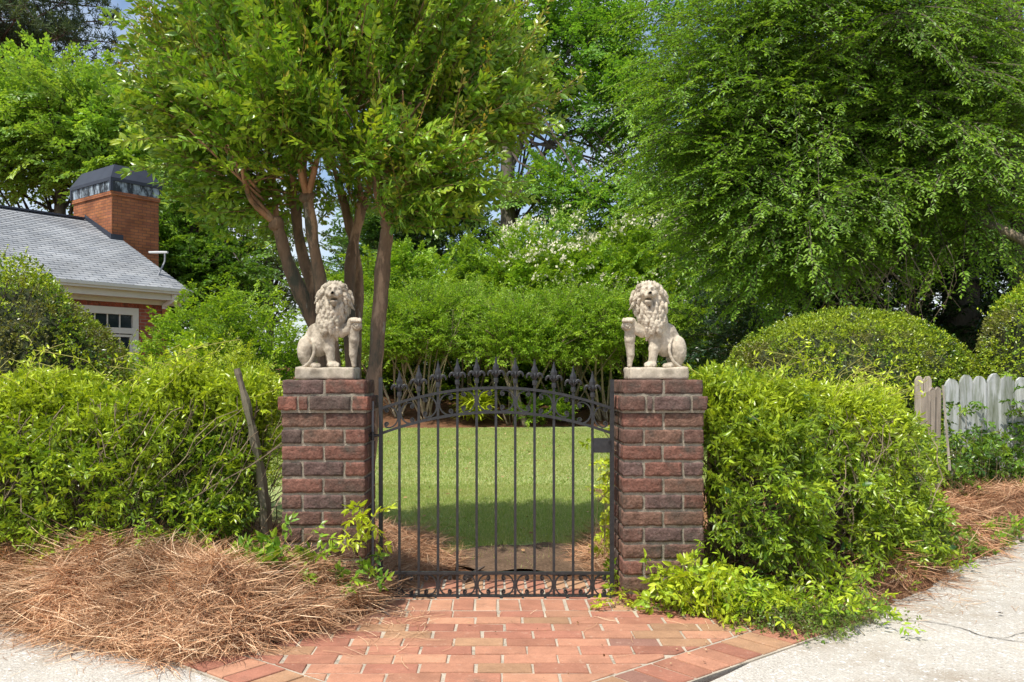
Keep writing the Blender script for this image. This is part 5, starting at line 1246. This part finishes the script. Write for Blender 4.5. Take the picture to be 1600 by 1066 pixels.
# ------------------------------------------------------------------ grass blades on the lawn
def blades(name, n, fx, fy, h, wd, z0=.006):
    x, y = fx(n), fy(n); d_ = fbm(np.stack([x * 1.8, y * 1.8, x * 0], -1), 3)
    bare = (((x - .30) / .62) ** 2 + ((y - 5.42) / .42) ** 2) < 1 + .25 * fbm(np.stack([x * 6, y * 6, x * 0], -1), 2)
    ok = ~(bare & (rng.random(n) > .05)); edge = 5.35 + np.maximum(0, np.abs(x - .1) - .5) * .9; ok &= y > edge - .15 + .3 * fbm(np.stack([x * 5, y * 5, x * 0 + 2], -1), 2); ok &= hB(x, y) < .05
    x, y, d_ = x[ok], y[ok], d_[ok]; n = len(x); P = np.stack([x, y, np.full(n, z0)], -1)
    D = nrmz(rng.normal(0, .45, (n, 3)) + UP); D[:, 2] = np.abs(D[:, 2]); 
    cc = pick([(.32, .42, .11), (.38, .45, .15), (.22, .33, .07), (.60, .57, .30)], [3, 3, 2, 1.8], n); dry = (np.clip(d_ * 1.2, 0, .6) * rng.random(n))[:, None]; cc = cc * (1 - dry) + np.array((.50, .47, .20)) * dry
    g = Geo(); Sd = nrmz(np.cross(D, rng.normal(0, 1, (n, 3)))) * wd * .5; H = h * rng.uniform(.5, 1.2, (n, 1)); V = np.stack([P - Sd, P + Sd, P + D * H], 1).reshape(-1, 3)
    g.add(V, np.arange(n * 3).reshape(-1, 3), np.repeat(cc, 3, 0)); o = g.build(name, M['leaf']); tag(o, kind='stuff')
blades('grass', 165000, lambda n: rng.uniform(-1.6, 1.9, n), lambda n: 5.0 + 4.0 * rng.random(n) ** 1.15, .030, .0042)
blades('grass', 170000, lambda n: rng.uniform(-3.4, 4.6, n), lambda n: 9 + 10.1 * rng.random(n), .032, .009)

# ------------------------------------------------------------------ creeping plants, seedlings, litter
def creeper(name, label, pts, n, pal, wts, h, cat='ground cover', leaf=.045, lw=.017, spread=.12, tip=LIME):
    pts = np.array(pts); root = thing(name, (*pts[:, :2].mean(0), 0), label, cat)
    j = rng.integers(0, len(pts), n); P = pts[j] + np.stack([rng.normal(0, spread, n), rng.normal(0, spread, n), np.zeros(n)], -1)
    P[:, 2] = np.maximum(P[:, 2], .02) + rng.uniform(0, 1, n) ** 1.3 * h; P[:, 2] = np.maximum(P[:, 2], .03)
    D = nrmz(np.stack([rng.normal(0, 1, n), rng.normal(-.3, 1, n), rng.uniform(.1, 1.1, n)], -1)); g1 = Geo(); g2 = Geo()
    fronds(g1, g2, P, D, rng.uniform(.06, .14, n), 3, 5, .06, leaf, lw, pal, wts, .3, 1.0, .4, 'f', tip, .6, (.18, .15, .07), .0016, .35)
    A = P.copy(); A[:, 2] = .012; A[:, :2] += rng.normal(0, .03, (n, 2)); q = rng.random(n) < .5; sticks(g2, A[q], P[q], .0018, .0014, (.17, .14, .07))
    g1.build('leaves', M['glossleaf'], root); g2.build('stems', M['stem'], root); return root
def gpt(px, py, z=0.0, ): Y = (CAM_H - z) * F / (py - H0); return ((px - X0) / F * Y, Y, z)
pts = [gpt(x, y) for x, y in ((1010, 925), (1040, 940), (1080, 945), (1120, 955), (1160, 965), (1200, 975), (1240, 975), (1280, 975), (1310, 965), (1060, 915), (1110, 925), (1150, 930), (1200, 940), (1260, 940), (1330, 935), (1100, 900), (1030, 905))]
creeper('creeping_vine', 'low mat of glossy lime vine leaves spreading from the right pillar foot over the brick', pts, 330, [BRT, LIME, MID], [3, 2, 2], .13)
pts = [gpt(x, y) for x, y in ((1200, 985), (1240, 988), (1280, 990), (1310, 980), (1330, 965), (1230, 980))]
creeper('low_weeds', 'fine leaved dull green weeds at the concrete edge on the right', pts, 260, [(.16, .22, .05), MID, (.22, .27, .06)], [3, 2, 1], .05, 'weeds', .018, .010, .07, None)
pts = [gpt(x, y, .0) for x, y in ((1040, 880), (1075, 870), (1110, 860), (1090, 890))]
creeper('leafy_seedlings', 'upright lime seedlings leaning on the lower right corner of the latch side pillar', [(.93, 4.08, 0), (1.02, 4.05, 0), (1.08, 4.15, 0), (.86, 4.12, 0)], 110, [LIME, BRT, (.45, .50, .04)], [3, 2, 2], .22, 'seedlings', .055, .022, .06)
creeper('leafy_seedlings', 'sparse dark green vine sprigs climbing the foot of the left pillar out of the straw', [(-1.0, 4.1, .16), (-.9, 4.08, .16), (-.72, 4.1, .1), (-.66, 4.13, .08)], 22, [MID, BRT, (.05, .14, .03)], [3, 2, 1], .24, 'seedlings', .055, .024, .05)
creeper('leafy_seedlings', 'clump of broad green leaves at the left corner of the straw side pillar', [(-1.10, 4.1, .16), (-1.03, 4.05, .14)], 40, [MID, BRT], [2, 1], .16, 'seedlings', .075, .034, .05)
creeper('straw_weeds', 'small green weed growing out of the middle of the left straw heap', [gpt(370, 930, .12), gpt(400, 910, .14)], 40, [MID, BRT], [2, 1], .07, 'weeds', .035, .016, .06)
creeper('edge_weeds', 'green weeds on the straw strip halfway along the concrete, below the white boards', [gpt(1535, 855), gpt(1560, 845), gpt(1510, 870)], 60, [MID, BRT], [2, 1], .10, 'weeds', .045, .022, .10)
creeper('tall_weeds', 'thin yellow vine shoots trailing out of the left pillar foot towards the hinge', [(-.64, 4.14, .3), (-.62, 4.16, .42)], 12, [LIME], [1], .16, 'weeds', .055, .020, .04)
creeper('leafy_bush', 'mixed dark leafed undergrowth beneath the white boards beside the straw', [gpt(1500, 800), gpt(1530, 790), gpt(1560, 785), gpt(1600, 780), (4.1, 7.7, 0), (4.5, 7.8, 0), (3.7, 7.5, 0), (4.9, 7.9, 0), (4.2, 7.95, .3), (5.0, 7.95, .4), (4.95, 7.9, .6)], 620, [MID, DRK, BRT, (.16, .12, .06)], [3, 3, 1.5, .4], .58, 'bush', .055, .024, .16, None)
creeper('lime_shrub', 'lime leafed shrub peeking out behind the lock box inside the gate', [(.74, 5.3, 0), (.84, 5.35, 0), (.92, 5.3, 0)], 170, [LIME, (.46, .52, .05), BRT], [3, 2, 1], .78, 'shrub', .05, .024, .07)
creeper('doorstep_sprout', 'tiny lime sprout where the gate post meets the latch side pillar', [(.595, 4.2, .0)], 6, [LIME], [1], .05, 'sprout', .03, .016, .008)
# lime strap leaved clump on the bank
cl = W(745, 620, 20.0); z0 = float(gz(cl[0], 19.9)); root = thing('strap_leaf_clump', (cl[0], 19.9, z0), 'lime yellow clump of strap leaves on the mulch bank, seen behind the gate spikes', 'plant')
n = 260; an = rng.uniform(0, 2 * PI, n); el = rng.uniform(.25, 1.35, n); D = np.stack([np.cos(an) * np.cos(el), np.sin(an) * np.cos(el), np.sin(el)], -1); P = np.tile([cl[0], 19.9, z0 + .1], (n, 1)) + rng.normal(0, .10, (n, 3)) * [1, 1, .3] + UP * rng.uniform(0, .45, (n, 1))
g = Geo(); leaves(g, P, D, UP + rng.normal(0, .2, (n, 3)), rng.uniform(.35, .6, n), .055, np.array((.52, .60, .05)) * rng.uniform(.75, 1.2, (n, 1)), 'f', .2, .7); g.build('leaves', M['leaf'], root)
c = W(850, 640, 19.9); c[2] = .35
tree('ground_shrub', 'low bright glossy shrub at the lawn edge, behind the right half of the gate', 'shrub', c, None, [(c, (.75, .5, .42), 90, .5)], (5, 6, .22, .12, .06, .035, [BRT, MID], [1, 1], .1, LIME, .4), leafmat='glossleaf')
# fallen leaves and twigs
def flat_leaf(px, py, z, label, col, L=.07, grp='dry leaves fallen on the paving'):
    p = np.array(gpt(px, py, 0)); p[2] = z; g = Geo(); a = rng.uniform(0, 2 * PI); leaves(g, p[None], np.array([[math.cos(a), math.sin(a), .08]]), np.array([[.1, .1, 1.]]), L, L * .5, np.array([col]), 'f', .5, -.12)
    o = g.build('dry_leaf', M['stem'], None, base=p); tag(o, label, 'leaf', grp)
flat_leaf(398, 1034, .034, 'curled tan leaf lying on brick at the lower edge of the straw heap', (.42, .30, .17), .055)
flat_leaf(1115, 958, .034, 'orange brown leaf tucked under the creeping vine on the brick', (.40, .17, .07), .06)
flat_leaf(1568, 966, .022, 'small dark leaf alone on the concrete at the right edge', (.05, .035, .025), .035)
flat_leaf(1590, 828, .06, 'pale tan leaf on the straw at the far right', (.55, .36, .18), .09)
tw = thing('broken_twig', gpt(590, 955, .03), 'short dark twig on the brick at the tip of the straw heap', 'twig')
g = Geo(); A_ = [np.array(gpt(x, y, 0)) + [0, 0, .034] for x, y in ((585, 945), (592, 958), (598, 966), (610, 974))]; tube(g, A_, [.004, .005, .004, .002], 5, (.10, .08, .07)); tube(g, [A_[2], np.array(gpt(590, 972, 0)) + [0, 0, .04]], [.003, .0015], 5, (.10, .08, .07)); g.build('stem', M['stem'], tw)
bk = thing('broken_branch', gpt(735, 905, .03), 'short broken branch lying on the worn earth just behind the gate', 'branch')
g = Geo(); tube(g, spline([np.array(gpt(725, 918, 0)) + [0, 0, .03], np.array(gpt(742, 908, 0)) + [0, 0, .05], np.array(gpt(757, 902, 0)) + [0, 0, .06]], 8), [.012, .014, .014, .013, .012, .010, .008, .005], 6, (.12, .09, .07), .3, 20); g.build('stem', M['bark'], bk)

# dead leaves blown over lawn, straw and brick: too many and too small to tell apart
n = 420; x = rng.uniform(-2.6, 3.6, n); y = 5.2 + 13 * rng.random(n) ** 1.3; P = np.stack([x, y, np.full(n, .03)], -1)
n2 = 150; x = rng.uniform(-2.8, -.6, n2); y = rng.uniform(3.7, 4.5, n2); P2 = np.stack([x, y, hL(x, y) + .03], -1); k = hL(x, y) > .03; P2 = P2[k]
x = rng.uniform(1.2, 4.6, 130); y = rng.uniform(4.2, 8, 130); k = hR(x, y) > .03; P3 = np.stack([x, y, hR(x, y) + .035], -1)[k]
P4 = np.array([gpt(rng.uniform(640, 1240), rng.uniform(945, 1060), .03) for _ in range(26)]); P4[:, 2] = .032
P = np.concatenate([P, P2, P3, P4]); g = Geo(); D = rng.normal(0, 1, P.shape) * [1, 1, .15]; sz = rng.uniform(.02, .05, len(P)); sz[-26:] *= .4
leaves(g, P, D, UP + rng.normal(0, .35, P.shape), sz, sz * .5, pick([(.36, .22, .11), (.24, .13, .06), (.50, .36, .20), (.15, .09, .05)], [3, 3, 2, 1], len(P)), 'f', .5, -.1)
tag(g.build('leaf_litter', M['stem']), kind='stuff')
